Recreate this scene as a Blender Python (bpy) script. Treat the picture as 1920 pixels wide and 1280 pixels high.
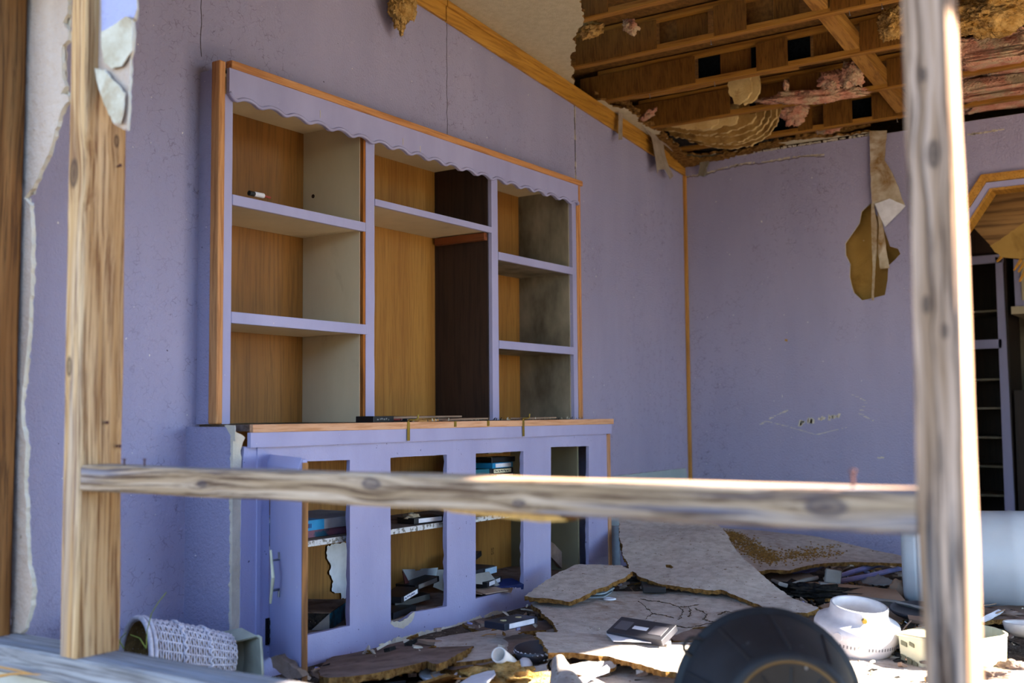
import bpy, bmesh, math, random
from mathutils import Vector, Matrix, Quaternion, noise
from mathutils.geometry import delaunay_2d_cdt

# ------------------------------------------------------------------ camera
sc = bpy.context.scene
for o in list(bpy.data.objects):
    bpy.data.objects.remove(o)
cam_data = bpy.data.cameras.new('camera')
cam = bpy.data.objects.new('camera', cam_data)
sc.collection.objects.link(cam)
FW = (-0.554,0.83,0.068)
RT = (0.8314414,0.5555486,-0.0084266)
UP = (0.0444977,-0.0514629,0.9976831)
FW = (-0.5538278,0.82989,0.067509)
cam.matrix_world = Matrix(((RT[0], UP[0], -FW[0], 0.0), (RT[1], UP[1], -FW[1], 0.0), (RT[2], UP[2], -FW[2], 0.90), (0, 0, 0, 1)))
cam_data.sensor_width = 36.0
cam_data.lens = 38.245
cam_data.clip_start = 0.05
cam_data.clip_end = 500
cam_data.dof.use_dof = True
cam_data.dof.focus_distance = 4.6
cam_data.dof.aperture_fstop = 2.2
sc.camera = cam

# ------------------------------------------------------------------ world, sun, exposure
world = bpy.data.worlds.new('sky')
sc.world = world
world.use_nodes = True
wn = world.node_tree.nodes
wn.clear()
sky = wn.new('ShaderNodeTexSky')
sky.sky_type = 'NISHITA'
sky.sun_disc = False
sky.sun_elevation = math.radians(33)
sky.sun_rotation = math.radians(60)
sky.altitude = 1200
sky.dust_density = 0.2
sky.ozone_density = 3.0
bgn = wn.new('ShaderNodeBackground')
bgn.inputs["Strength"].default_value = 0.42
won = wn.new('ShaderNodeOutputWorld')
world.node_tree.links.new(sky.outputs[0], bgn.inputs[0])
world.node_tree.links.new(bgn.outputs[0], won.inputs[0])

sun_data = bpy.data.lights.new('sun', 'SUN')
sun_data.energy = 25.0
sun_data.angle = math.radians(0.53)
sun_data.color = (1.0, 0.90, 0.76)
sun = bpy.data.objects.new('sun', sun_data)
sc.collection.objects.link(sun)
sd = Vector((0.866 * math.cos(math.radians(33)), 0.50 * math.cos(math.radians(33)), math.sin(math.radians(33))))
sun.rotation_euler = sd.to_track_quat('Z', 'Y').to_euler()

sc.view_settings.view_transform = 'Standard'
sc.view_settings.look = 'None'
sc.view_settings.exposure = 1.55
sc.view_settings.gamma = 1.0
sc.view_settings.use_curve_mapping = False
try:
    sc.cycles.max_bounces = 8
    sc.cycles.diffuse_bounces = 6
    sc.cycles.glossy_bounces = 2
    sc.cycles.use_denoising = True
    sc.cycles.sample_clamp_indirect = 6
except Exception:
    pass
random.seed(7)
RND = random.Random(11)

# ------------------------------------------------------------------ material kit
MATS = {}
def srgb(c):
    if isinstance(c, str):
        c = tuple(int(c[i:i + 2], 16) / 255 for i in (0, 2, 4))
    return tuple((x / 12.92 if x <= 0.04045 else ((x + 0.055) / 1.055) ** 2.4) for x in c) + (1,)

class NT:
    def __init__(s, name):
        s.m = bpy.data.materials.new(name)
        s.m.use_nodes = True
        s.t = s.m.node_tree
        s.b = s.t.nodes['Principled BSDF']
        s.co = s.t.nodes.new('ShaderNodeTexCoord')
    def n(s, kind, **kw):
        x = s.t.nodes.new(kind)
        for k, v in kw.items():
            setattr(x, k, v)
        return x
    def l(s, a, b):
        s.t.links.new(a, b)
    def mapped(s, scale, rot=(0, 0, 0), loc=(0, 0, 0)):
        mp = s.n('ShaderNodeMapping')
        mp.inputs['Scale'].default_value = scale
        mp.inputs['Rotation'].default_value = rot
        mp.inputs['Location'].default_value = loc
        s.l(s.co.outputs['Object'], mp.inputs[0])
        return mp.outputs[0]
    def noise(s, vec, scale, detail=4, rough=.55, dist=0):
        x = s.n('ShaderNodeTexNoise')
        x.inputs['Scale'].default_value = scale
        x.inputs['Detail'].default_value = detail
        x.inputs['Roughness'].default_value = rough
        x.inputs['Distortion'].default_value = dist
        s.l(vec, x.inputs['Vector'])
        return x.outputs[0]
    def ramp(s, fac, stops, interp='LINEAR'):
        x = s.n('ShaderNodeValToRGB')
        x.color_ramp.interpolation = interp
        e = x.color_ramp.elements
        while len(e) < len(stops):
            e.new(0.5)
        for i, (p, c) in enumerate(stops):
            e[i].position = p
            e[i].color = c if len(c) == 4 else tuple(c) + (1,)
        s.l(fac, x.inputs[0])
        return x.outputs[0]
    def mix(s, fac, a, b):
        x = s.n('ShaderNodeMix', data_type='RGBA')
        if hasattr(fac, 'is_linked'):
            s.l(fac, x.inputs[0])
        else:
            x.inputs[0].default_value = fac
        for v, i in ((a, 6), (b, 7)):
            if hasattr(v, 'is_linked'):
                s.l(v, x.inputs[i])
            else:
                x.inputs[i].default_value = v
        return x.outputs[2]
    def bump(s, h, strength, dist=.002):
        x = s.n('ShaderNodeBump')
        x.inputs['Strength'].default_value = strength
        x.inputs['Distance'].default_value = dist
        s.l(h, x.inputs['Height'])
        s.l(x.outputs[0], s.b.inputs['Normal'])
    def done(s, color, rough=.7, spec=.3):
        if hasattr(color, 'is_linked'):
            s.l(color, s.b.inputs['Base Color'])
        else:
            s.b.inputs['Base Color'].default_value = color
        s.b.inputs['Roughness'].default_value = rough
        s.b.inputs['Specular IOR Level'].default_value = spec
        return s.m
W1 = (1, 1, 1, 1)
K0 = (0, 0, 0, 1)

def surf(name, c1, c2, ns=3, stretch=(1, 1, 1), rough=.75, spec=.25, bump=0, bs=80, bd=.002, specks=None, stains=None, lo=.35, hi=.65):
    if name in MATS:
        return MATS[name]
    k = NT(name)
    v = k.mapped(stretch)
    f = k.noise(v, ns, 5, .6)
    col = k.ramp(f, [(lo, srgb(c1)), (hi, srgb(c2))])
    raw = k.mapped((1, 1, 1), loc=(3.1, 1.7, .4))
    if stains:                                   # (colour, scale, lo, hi)
        g = k.ramp(k.noise(raw, stains[1], 6, .65, .5), [(stains[2], K0), (stains[3], W1)])
        col = k.mix(g, col, srgb(stains[0]))
    if specks:
        g = k.ramp(k.noise(raw, specks[1], 2, .5), [(specks[2], K0), (specks[2] + .02, W1)])
        col = k.mix(g, col, srgb(specks[0]))
    if bump:
        k.bump(k.noise(raw, bs, 3, .6), bump, bd)
    MATS[name] = k.done(col, rough, spec)
    return MATS[name]

def wood(name, c1, c2, c3, axis='z', fine=70, band=9, rough=.7, spec=.25, knots=None, bump=.25, elong=.045, weather=None, eyes=(), contrast=.85):
    if name in MATS:
        return MATS[name]
    k = NT(name)
    i = 'xyz'.index(axis)
    st = [1, 1, 1]
    st[i] = elong
    warp = k.mapped(tuple(.35 if j == i else 1.0 for j in range(3)))
    wob = k.n('ShaderNodeTexNoise')
    wob.inputs['Scale'].default_value = 3.5
    k.l(warp, wob.inputs['Vector'])
    sub = k.n('ShaderNodeVectorMath', operation='MULTIPLY_ADD')
    k.l(wob.outputs[1], sub.inputs[0])
    sub.inputs[1].default_value = tuple(0.0 if j == i else .05 for j in range(3))
    k.l(k.co.outputs['Object'], sub.inputs[2])
    eye = None
    cur = sub.outputs[0]
    for (p, rad) in eyes:                        # a real knot: grain bends round it, dark ring and heart
        df = k.n('ShaderNodeVectorMath', operation='SUBTRACT'); k.l(k.co.outputs['Object'], df.inputs[0]); df.inputs[1].default_value = p
        sq = k.n('ShaderNodeVectorMath', operation='MULTIPLY'); k.l(df.outputs[0], sq.inputs[0]); sq.inputs[1].default_value = tuple((.45 if j == i else 1) / rad for j in range(3))
        ln = k.n('ShaderNodeVectorMath', operation='LENGTH'); k.l(sq.outputs[0], ln.inputs[0])
        pw = k.n('ShaderNodeMapRange'); k.l(ln.outputs['Value'], pw.inputs[0]); pw.inputs[1].default_value = 0; pw.inputs[2].default_value = 3.2; pw.inputs[3].default_value = -.75; pw.inputs[4].default_value = 0
        bd = k.n('ShaderNodeVectorMath', operation='SCALE'); k.l(df.outputs[0], bd.inputs[0]); k.l(pw.outputs[0], bd.inputs['Scale'])
        msk = k.n('ShaderNodeVectorMath', operation='MULTIPLY'); k.l(bd.outputs[0], msk.inputs[0]); msk.inputs[1].default_value = tuple(0.0 if j == i else 1.0 for j in range(3))
        ad = k.n('ShaderNodeVectorMath', operation='ADD'); k.l(cur, ad.inputs[0]); k.l(msk.outputs[0], ad.inputs[1]); cur = ad.outputs[0]
        g = k.ramp(ln.outputs['Value'], [(0, (.85, .85, .85, 1)), (.45, (.5, .5, .5, 1)), (.7, (.8, .8, .8, 1)), (1.0, K0)])
        if eye is None:
            eye = g
        else:
            mm = k.n('ShaderNodeMath', operation='MAXIMUM'); k.l(eye, mm.inputs[0]); k.l(g, mm.inputs[1]); eye = mm.outputs[0]
    sub_out = cur
    mp = k.n('ShaderNodeMapping')
    mp.inputs['Scale'].default_value = st
    k.l(sub_out, mp.inputs[0])
    g1 = k.noise(mp.outputs[0], band, 3, .5)
    g2 = k.noise(mp.outputs[0], fine, 4, .65)
    col = k.ramp(g1, [(.33, srgb(c1)), (.5, srgb(c2)), (.66, srgb(c1))])
    col = k.mix(k.ramp(g2, [(.46, K0), (.62, (contrast,) * 3 + (1,))]), col, srgb(c3))
    if weather:                                  # grey weathering: (colour, scale, lo, hi)
        g = k.ramp(k.noise(mp.outputs[0], weather[1], 5, .6), [(weather[2], K0), (weather[3], W1)])
        col = k.mix(g, col, srgb(weather[0]))
    if knots:
        vs = k.n('ShaderNodeMapping')
        vs.inputs['Scale'].default_value = tuple(knots[1] * (.45 if j == i else 1) for j in range(3))
        k.l(sub.outputs[0], vs.inputs[0])
        vo = k.n('ShaderNodeTexVoronoi')
        vo.inputs['Scale'].default_value = 1
        k.l(vs.outputs[0], vo.inputs['Vector'])
        col = k.mix(k.ramp(vo.outputs['Distance'], [(knots[2] * .5, W1), (knots[2], K0)]), col, srgb(knots[0]))
    if eye is not None:
        col = k.mix(eye, col, srgb(knots[0] if knots else '3a2618'))
    if bump:
        k.bump(g2, bump, .003)
    MATS[name] = k.done(col, rough, spec)
    return MATS[name]

def plain(name, c, rough=.5, spec=.4, metal=0, alpha=None, var=.82):
    if name in MATS:
        return MATS[name]
    k = NT(name)
    v = k.mapped((1, 1, 1))
    a = srgb(c)
    d = tuple(x * var for x in a[:3]) + (1,)
    col = k.ramp(k.noise(v, 14, 4, .6), [(.35, d), (.6, a)])
    k.b.inputs['Metallic'].default_value = metal
    if alpha:
        k.b.inputs['Alpha'].default_value = alpha
    MATS[name] = k.done(col, rough, spec)
    return MATS[name]

def wallpaint():
    k = NT('lavender wall paint')
    v = k.mapped((1, 1, 1))
    base = k.ramp(k.noise(k.mapped((1, 1, .25)), 2.2, 6, .6), [(.3, srgb('918da9')), (.7, srgb('a09bb6'))])
    # short dark crackle lines where the paint has crazed
    vo = k.n('ShaderNodeTexVoronoi', feature='DISTANCE_TO_EDGE')
    vo.inputs['Scale'].default_value = 34
    wv = k.n('ShaderNodeTexNoise')
    wv.inputs['Scale'].default_value = 30
    k.l(v, wv.inputs['Vector'])
    add = k.n('ShaderNodeVectorMath', operation='MULTIPLY_ADD')
    k.l(wv.outputs[1], add.inputs[0])
    add.inputs[1].default_value = (.03, .03, .03)
    k.l(v, add.inputs[2])
    k.l(add.outputs[0], vo.inputs['Vector'])
    line = k.ramp(vo.outputs['Distance'], [(.02, W1), (.05, K0)])
    brk = k.ramp(k.noise(v, 22, 3, .6), [(.5, K0), (.58, W1)])
    reg = k.ramp(k.noise(v, 1.3, 3, .5), [(.42, K0), (.62, W1)])
    m1 = k.n('ShaderNodeMath', operation='MULTIPLY'); k.l(line, m1.inputs[0]); k.l(brk, m1.inputs[1])
    m2 = k.n('ShaderNodeMath', operation='MULTIPLY'); k.l(m1.outputs[0], m2.inputs[0]); k.l(reg, m2.inputs[1])
    m3 = k.n('ShaderNodeMath', operation='MULTIPLY'); k.l(m2.outputs[0], m3.inputs[0]); m3.inputs[1].default_value = .55
    col = k.mix(m3.outputs[0], base, srgb('5a5060'))
    sp = k.ramp(k.noise(k.mapped((1, 1, 1), loc=(5, 2, 9)), 62, 2, .4), [(.775, K0), (.79, W1)])
    col = k.mix(sp, col, srgb('d8d2cc'))
    sp2 = k.ramp(k.noise(k.mapped((1, 1, 1), loc=(8, 3, 1)), 48, 2, .4), [(.785, K0), (.80, W1)])
    col = k.mix(sp2, col, srgb('3a3040'))
    k.bump(k.noise(v, 95, 3, .6), .9, .005)
    return k.done(col, .62, .3)
M_WALL = wallpaint()
M_PAINT = surf('lavender cabinet paint', '9795b8', 'a4a2c4', 3, (1, 1, .4), .5, .35, .15, 120, .001, specks=('cfc8c0', 70, .77))
M_PAINT2 = surf('lavender stucco paint', '9795b8', 'a4a2c4', 3, (1, 1, .4), .55, .35, .5, 110, .003, specks=('5a5470', 60, .74))
M_BEIGE = surf('aged beige paint', 'bdae90', 'cabb9c', 4, (1, 1, .4), .6, .3, .1, 90, .001, stains=('9c8c70', 2.5, .6, .8))
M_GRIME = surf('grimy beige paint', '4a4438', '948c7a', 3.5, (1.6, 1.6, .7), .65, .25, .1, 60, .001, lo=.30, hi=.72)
M_PLY = wood('golden plywood', '8a5c26', '96682e', '64400f', 'z', 110, 7, .55, .35, bump=.08, elong=.03, contrast=.5)
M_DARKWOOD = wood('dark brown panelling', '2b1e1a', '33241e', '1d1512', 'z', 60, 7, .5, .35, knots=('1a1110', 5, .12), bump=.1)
M_OAK = wood('golden oak trim', 'bf8c38', 'b5812f', '946420', 'y', 80, 12, .5, .4, bump=.1)
M_OAKZ = wood('golden oak casing', 'bd8838', 'b27b33', '956428', 'z', 80, 12, .5, .4, bump=.1)
M_RAWY = wood('raw pinkish pine strip', 'd0a483', 'c99a76', 'b07c55', 'y', 90, 10, .7, .2, bump=.2)
M_RAWZ = wood('raw pinkish pine upright', 'c59a78', 'bb8d68', '9a6b48', 'z', 90, 10, .7, .2, bump=.2)
M_POST = wood('weathered honey pine', 'cfa87a', 'ae8252', '6a3f20', 'z', 120, 26, .75, .2, knots=('3c281c', 3.1, .10), bump=.6, elong=.022, weather=('8f8c8e', 7, .58, .78), eyes=(((-.012, -.06, 1.205), .020), ((-.015, -.06, .715), .014), ((.035, .03, 1.30), .010), ((.02, .05, .54), .008)))
M_POSTG = wood('weathered grey pine', 'c2a088', '8a6a50', '36241a', 'z', 95, 40, .8, .15, knots=('2c2422', 3.4, .10), bump=.7, elong=.022, weather=('6e6866', 22, .56, .68), contrast=1.0, eyes=(((.005, -.036, .98), .011), ((-.012, -.036, .76), .007), ((.012, -.036, .72), .006), ((-.005, -.036, 1.10), .006), ((.01, -.036, .15), .008)))
M_RAIL = wood('weathered grey rail wood', 'b89c82', '947658', '543c2a', 'x', 110, 38, .8, .15, knots=('40363a', 2.7, .08), bump=.7, elong=.03, weather=('666a7c', 12, .48, .60), contrast=1.0, eyes=(((-.05, -.04, .045), .014), ((.86, -.04, .035), .018), ((.30, -.04, .02), .008), ((-.55, -.04, .03), .009)))
M_SILL = wood('weathered grey sill wood', 'a29c9a', '87807e', '57504e', 'x', 90, 24, .8, .15, bump=.8, elong=.03, weather=('7c8290', 8, .5, .66))
M_STUD = wood('brown fir stud', '8a5e32', '74481f', '4a2c12', 'z', 100, 18, .7, .2, knots=('3c2412', 3, .10), bump=.35, elong=.03, eyes=(((-.01, -.045, .92), .012), ((.03, -.045, .47), .010)))
M_TRUSS = wood('amber spruce truss', 'a5752f', '98692a', '744a1c', 'x', 60, 10, .7, .2, bump=.2)
M_WEB = wood('brown gusset hardboard', '6e481c', '7a5220', '573712', 'z', 120, 20, .75, .15, bump=.05, elong=.1)
M_DECK = surf('flecked roof particleboard', '5a3d1c', '7a5628', 40, rough=.9, bump=.3)
M_BLACKGAP = surf('flat black gap backing', '06080a', '10151a', 60, rough=.9, spec=.05)  # flat black for the sheets behind the truss gaps
M_CEIL = surf('textured cream ceiling skin', 'b9ae92', 'c6bb9f', 30, rough=.9, spec=.1, bump=.8, bs=120, bd=.004)
M_FIBER = surf('torn brown fibreboard', '5c3d1e', '96703e', 50, rough=.95, spec=.05, bump=1, bs=140, bd=.008)
M_BOARD = surf('dusty stippled ceiling board', 'a89c92', 'c2b8ae', 25, rough=.9, spec=.1, bump=.8, bs=130, bd=.004, specks=('7d6a55', 55, .68), stains=('8a6c50', 3, .62, .75))
M_BOARDD = surf('dirty brown ceiling board', '6b5a4e', '86736a', 10, rough=.95, spec=.05, bump=.6, bs=110, bd=.004, stains=('4a3a30', 8, .55, .7))
M_GYP = surf('broken gypsum', 'beb4a2', 'd2c8b6', 12, rough=.9, spec=.1, bump=.8, bs=60, bd=.005)
M_GYPP = surf('pinkish drywall paper back', 'a8907e', 'b8a290', 6, (1, 1, .3), .85, .1, .9, 30, .012, specks=('7d6650', 30, .72))
M_KRAFT = surf('tan kraft drywall back', '9c7a40', 'ab8848', 4, rough=.8, spec=.15, stains=('84652f', 5, .55, .75), specks=('c8b48c', 30, .75))
M_PAPER = surf('torn stained paper', 'a39379', 'c6baa6', 8, rough=.85, spec=.1, bump=.6, bs=30, bd=.008, stains=('86663a', 6, .48, .68))
M_WHITEP = plain('white plastic', 'c6c6cc', .35, .5)
M_CREAM = plain('cream plastic', 'd9d4b2', .4, .45)
M_DRUM = plain('cloudy white drum plastic', 'b6bec6', .42, .4, var=.96)
M_BLACKP = surf('scuffed black plastic', '0c0e12', '181b20', 6, rough=.6, spec=.3, bump=.1, bs=30, specks=('6a6c70', 40, .74), stains=('26272c', 7, .6, .8))
M_BLACK = plain('black plastic', '15161a', .4, .5)
M_DKGREY = plain('dark grey plastic', '34343a', .4, .5)
M_BRASS = plain('tarnished brass', 'a58a3e', .45, .5, .8)
M_STEEL = plain('dull steel', '8f8f94', .4, .5, .8)
M_RUST = plain('rusty nail steel', '5a3830', .7, .3, .4)
M_BLUE = plain('bright blue card', '1f8ac0', .5, .4)
M_NAVY = plain('navy card', '1c2f6a', .5, .4)
M_TEAL = plain('teal card', '1a6070', .5, .4)
M_RED = plain('faded red card', '9c3a34', .5, .4)
M_LABEL = plain('white label paper', 'dcdce2', .7, .2)
M_GREYCARD = plain('grey card', '8b8a88', .8, .2)
M_REEL = plain('pale yellow reel plastic', 'c2b98a', .5, .4)
M_COMB = surf('pale wax honeycomb', 'c3a368', 'd6ba80', 12, rough=.75, spec=.2, bump=.9, bs=160, bd=.004, stains=('8a6430', 9, .55, .75))
M_COMBD = surf('brown wax and dark comb gaps', '8f6a34', 'b08c50', 12, rough=.75, spec=.2, bump=.9, bs=160, bd=.004, stains=('5c3c1a', 7, .5, .7))
M_PINK = surf('pink fibreglass', 'c08068', 'dda890', 14, (1, 1, 2), rough=1, spec=0, bump=1, bs=70, bd=.02, stains=('cdb494', 11, .46, .62))
M_YELLOW = surf('yellowed fibreglass', 'a87d3e', 'd0aa6c', 18, rough=1, spec=0, bump=1, bs=70, bd=.02, stains=('6c5c48', 7, .55, .75))
M_WICKER = surf('white painted wicker', 'b4aab0', 'd2cbd2', 40, rough=.6, spec=.3, bump=.3)
M_WICKIN = surf('brown wicker inside', '6a5030', '8c6e44', 40, rough=.8, spec=.1, bump=.6, bs=90, bd=.005)
M_GRASS = plain('dry green grass', '8a9140', .7, .2)
M_STRAW = plain('dry straw', 'c08a4c', .7, .2)
M_FLOOR = surf('dirt covered carpet', '4b3f36', '75685a', 14, rough=.97, spec=.03, bump=1, bs=70, bd=.02, specks=('b0a696', 60, .66))
M_BOUNCE = surf('pale bounce floor', 'd6c4ac', 'e8d8c2', 6, rough=.97, spec=.03, bump=.8, bs=50, bd=.01)  # pale floor added out of view to bounce sun onto the back walls
M_GROUND = surf('dry desert ground', '60564a', '706556', 1.5, rough=.97, spec=.03, bump=.6, bs=10, bd=.03)
M_SIDING = surf('pale exterior siding', 'b9b2a4', 'c9c2b4', 4, rough=.8)
M_CARD = surf('tan cardboard', '8d7460', 'a08672', 6, rough=.9, spec=.1, stains=('6f5a48', 4, .6, .8))
M_CHAR = surf('charred black scrap', '17161a', '39352f', 25, rough=.9, spec=.1, bump=1, bs=60, bd=.01)
M_TAPE = surf('grey cloth tape', '8a7a6c', 'a09284', 20, rough=.6, spec=.3, bump=.2, bs=90)
M_PORC = plain('warm white ceramic', 'e4ddd4', .5, .4)  # even warm white
M_LAVM = plain('lavender painted metal', '8f8fbe', .45, .4)

# ------------------------------------------------------------------ object kit
COL = sc.collection
def tag(o, label=None, cat=None, group=None, kind=None):
    if label: o['label'] = label
    if cat: o['category'] = cat
    if group: o['group'] = group
    if kind: o['kind'] = kind
    return o
def thing(name, label, cat, loc, group=None, kind=None):
    o = bpy.data.objects.new(name, None)
    o.empty_display_size = .05
    o.location = loc
    COL.objects.link(o)
    return tag(o, label, cat, group, kind)
def base_of(parent):
    v = Vector((0, 0, 0))
    while parent is not None:
        v += parent.location
        parent = parent.parent
    return v

class MB:
    def __init__(s):
        s.v, s.f, s.m = [], [], []
    def add(s, vs, fs, mi=0):
        k = len(s.v)
        s.v += [Vector(p) for p in vs]
        s.f += [tuple(k + i for i in f) for f in fs]
        s.m += [mi] * len(fs)
        return s
    def box(s, x0, x1, y0, y1, z0, z1, mi=0):
        return s.hexa([(x0, y0, z0), (x1, y0, z0), (x1, y1, z0), (x0, y1, z0), (x0, y0, z1), (x1, y0, z1), (x1, y1, z1), (x0, y1, z1)], mi)
    def hexa(s, p, mi=0):
        return s.add(p, [(0, 3, 2, 1), (4, 5, 6, 7), (0, 1, 5, 4), (1, 2, 6, 5), (2, 3, 7, 6), (3, 0, 4, 7)], mi)
    def obox(s, c, size, M, mi=0):
        a, b, d = size[0] / 2, size[1] / 2, size[2] / 2
        c = Vector(c)
        return s.hexa([c + M @ Vector(q) for q in ((-a, -b, -d), (a, -b, -d), (a, b, -d), (-a, b, -d), (-a, -b, d), (a, -b, d), (a, b, d), (-a, b, d))], mi)
    def prism(s, pts, off, mi=0, mside=None):
        n = len(pts)
        off = Vector(off)
        pts = [Vector(p) for p in pts]
        k = len(s.v)
        s.v += pts + [p + off for p in pts]
        s.f.append(tuple(range(k, k + n))); s.m.append(mi)
        s.f.append(tuple(reversed(range(k + n, k + 2 * n)))); s.m.append(mi)
        for i in range(n):
            j = (i + 1) % n
            s.f.append((k + j, k + i, k + n + i, k + n + j)); s.m.append(mi if mside is None else mside)
        return s
    def tube(s, pts, r, n=8, mi=0, caps=True):
        pts = [Vector(p) for p in pts]
        rs = r if isinstance(r, (list, tuple)) else [r] * len(pts)
        k = len(s.v)
        up = None
        for i, p in enumerate(pts):
            t = (pts[min(i + 1, len(pts) - 1)] - pts[max(i - 1, 0)]).normalized()
            if up is None:
                up = t.orthogonal().normalized()
            up = (up - t * up.dot(t)).normalized()
            w = t.cross(up)
            for j in range(n):
                a = 2 * math.pi * j / n
                s.v.append(p + (up * math.cos(a) + w * math.sin(a)) * rs[i])
        for i in range(len(pts) - 1):
            for j in range(n):
                q = (j + 1) % n
                s.f.append((k + i * n + j, k + i * n + q, k + (i + 1) * n + q, k + (i + 1) * n + j)); s.m.append(mi)
        if caps:
            s.f.append(tuple(reversed(range(k, k + n)))); s.m.append(mi)
            e = k + (len(pts) - 1) * n
            s.f.append(tuple(range(e, e + n))); s.m.append(mi)
        return s
    def lathe(s, prof, org, axis, n=32, mi=0, sweep=None, squash=1.0, side=None):
        org, ax = Vector(org), Vector(axis).normalized()
        u = ax.orthogonal().normalized() if side is None else (Vector(side) - ax * Vector(side).dot(ax)).normalized()
        w = ax.cross(u)
        k = len(s.v)
        full = sweep is None
        a0, a1 = (0, 2 * math.pi) if full else sweep
        m = n if full else n + 1
        for r, h in prof:
            for j in range(m):
                a = a0 + (a1 - a0) * j / n
                s.v.append(org + ax * h + (u * math.cos(a) + w * math.sin(a) * squash) * r)
        for i in range(len(prof) - 1):
            for j in range(n):
                q = (j + 1) % m
                s.f.append((k + i * m + j, k + i * m + q, k + (i + 1) * m + q, k + (i + 1) * m + j)); s.m.append(mi)
        return s
    def build(s, name, mats, parent=None, label=None, cat=None, group=None, kind=None, smooth=False, bevel=0, solid=0):
        if not isinstance(mats, (list, tuple)):
            mats = [mats]
        b = base_of(parent)
        me = bpy.data.meshes.new(name)
        me.from_pydata([tuple(v - b) for v in s.v], [], s.f)
        for i, p in enumerate(me.polygons):
            p.material_index = s.m[i]
        for m in mats:
            me.materials.append(m)
        bm = bmesh.new(); bm.from_mesh(me)
        bmesh.ops.recalc_face_normals(bm, faces=bm.faces)
        bm.to_mesh(me); bm.free()
        if smooth:
            for p in me.polygons:
                p.use_smooth = True
        o = bpy.data.objects.new(name, me)
        COL.objects.link(o)
        o.parent = parent
        if solid:
            md = o.modifiers.new('thickness', 'SOLIDIFY'); md.thickness = solid; md.offset = 0
        if bevel:
            md = o.modifiers.new('edge', 'BEVEL'); md.width = bevel; md.segments = 2; md.limit_method = 'ANGLE'
        return tag(o, label, cat, group, kind)

def subdiv_loop(pts, step, jag, rnd, skip=None):
    out = []
    n = len(pts)
    for i in range(n):
        a, b = Vector(pts[i]), Vector(pts[(i + 1) % n])
        d = b - a
        L = d.length
        k = max(1, int(L / step))
        nrm = Vector((-d.y, d.x)).normalized() if L > 0 else Vector((0, 0))
        straight = skip is not None and i in skip
        for j in range(k):
            p = a + d * (j / k)
            if jag and not straight and not (j == 0 and skip is not None and (i - 1) % n in skip):
                p = p + nrm * rnd.uniform(-jag, jag) + nrm * jag * 1.5 * noise.noise(Vector((p.x * 14, p.y * 14, 3.3)))
            out.append(p)
    return out

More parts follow.
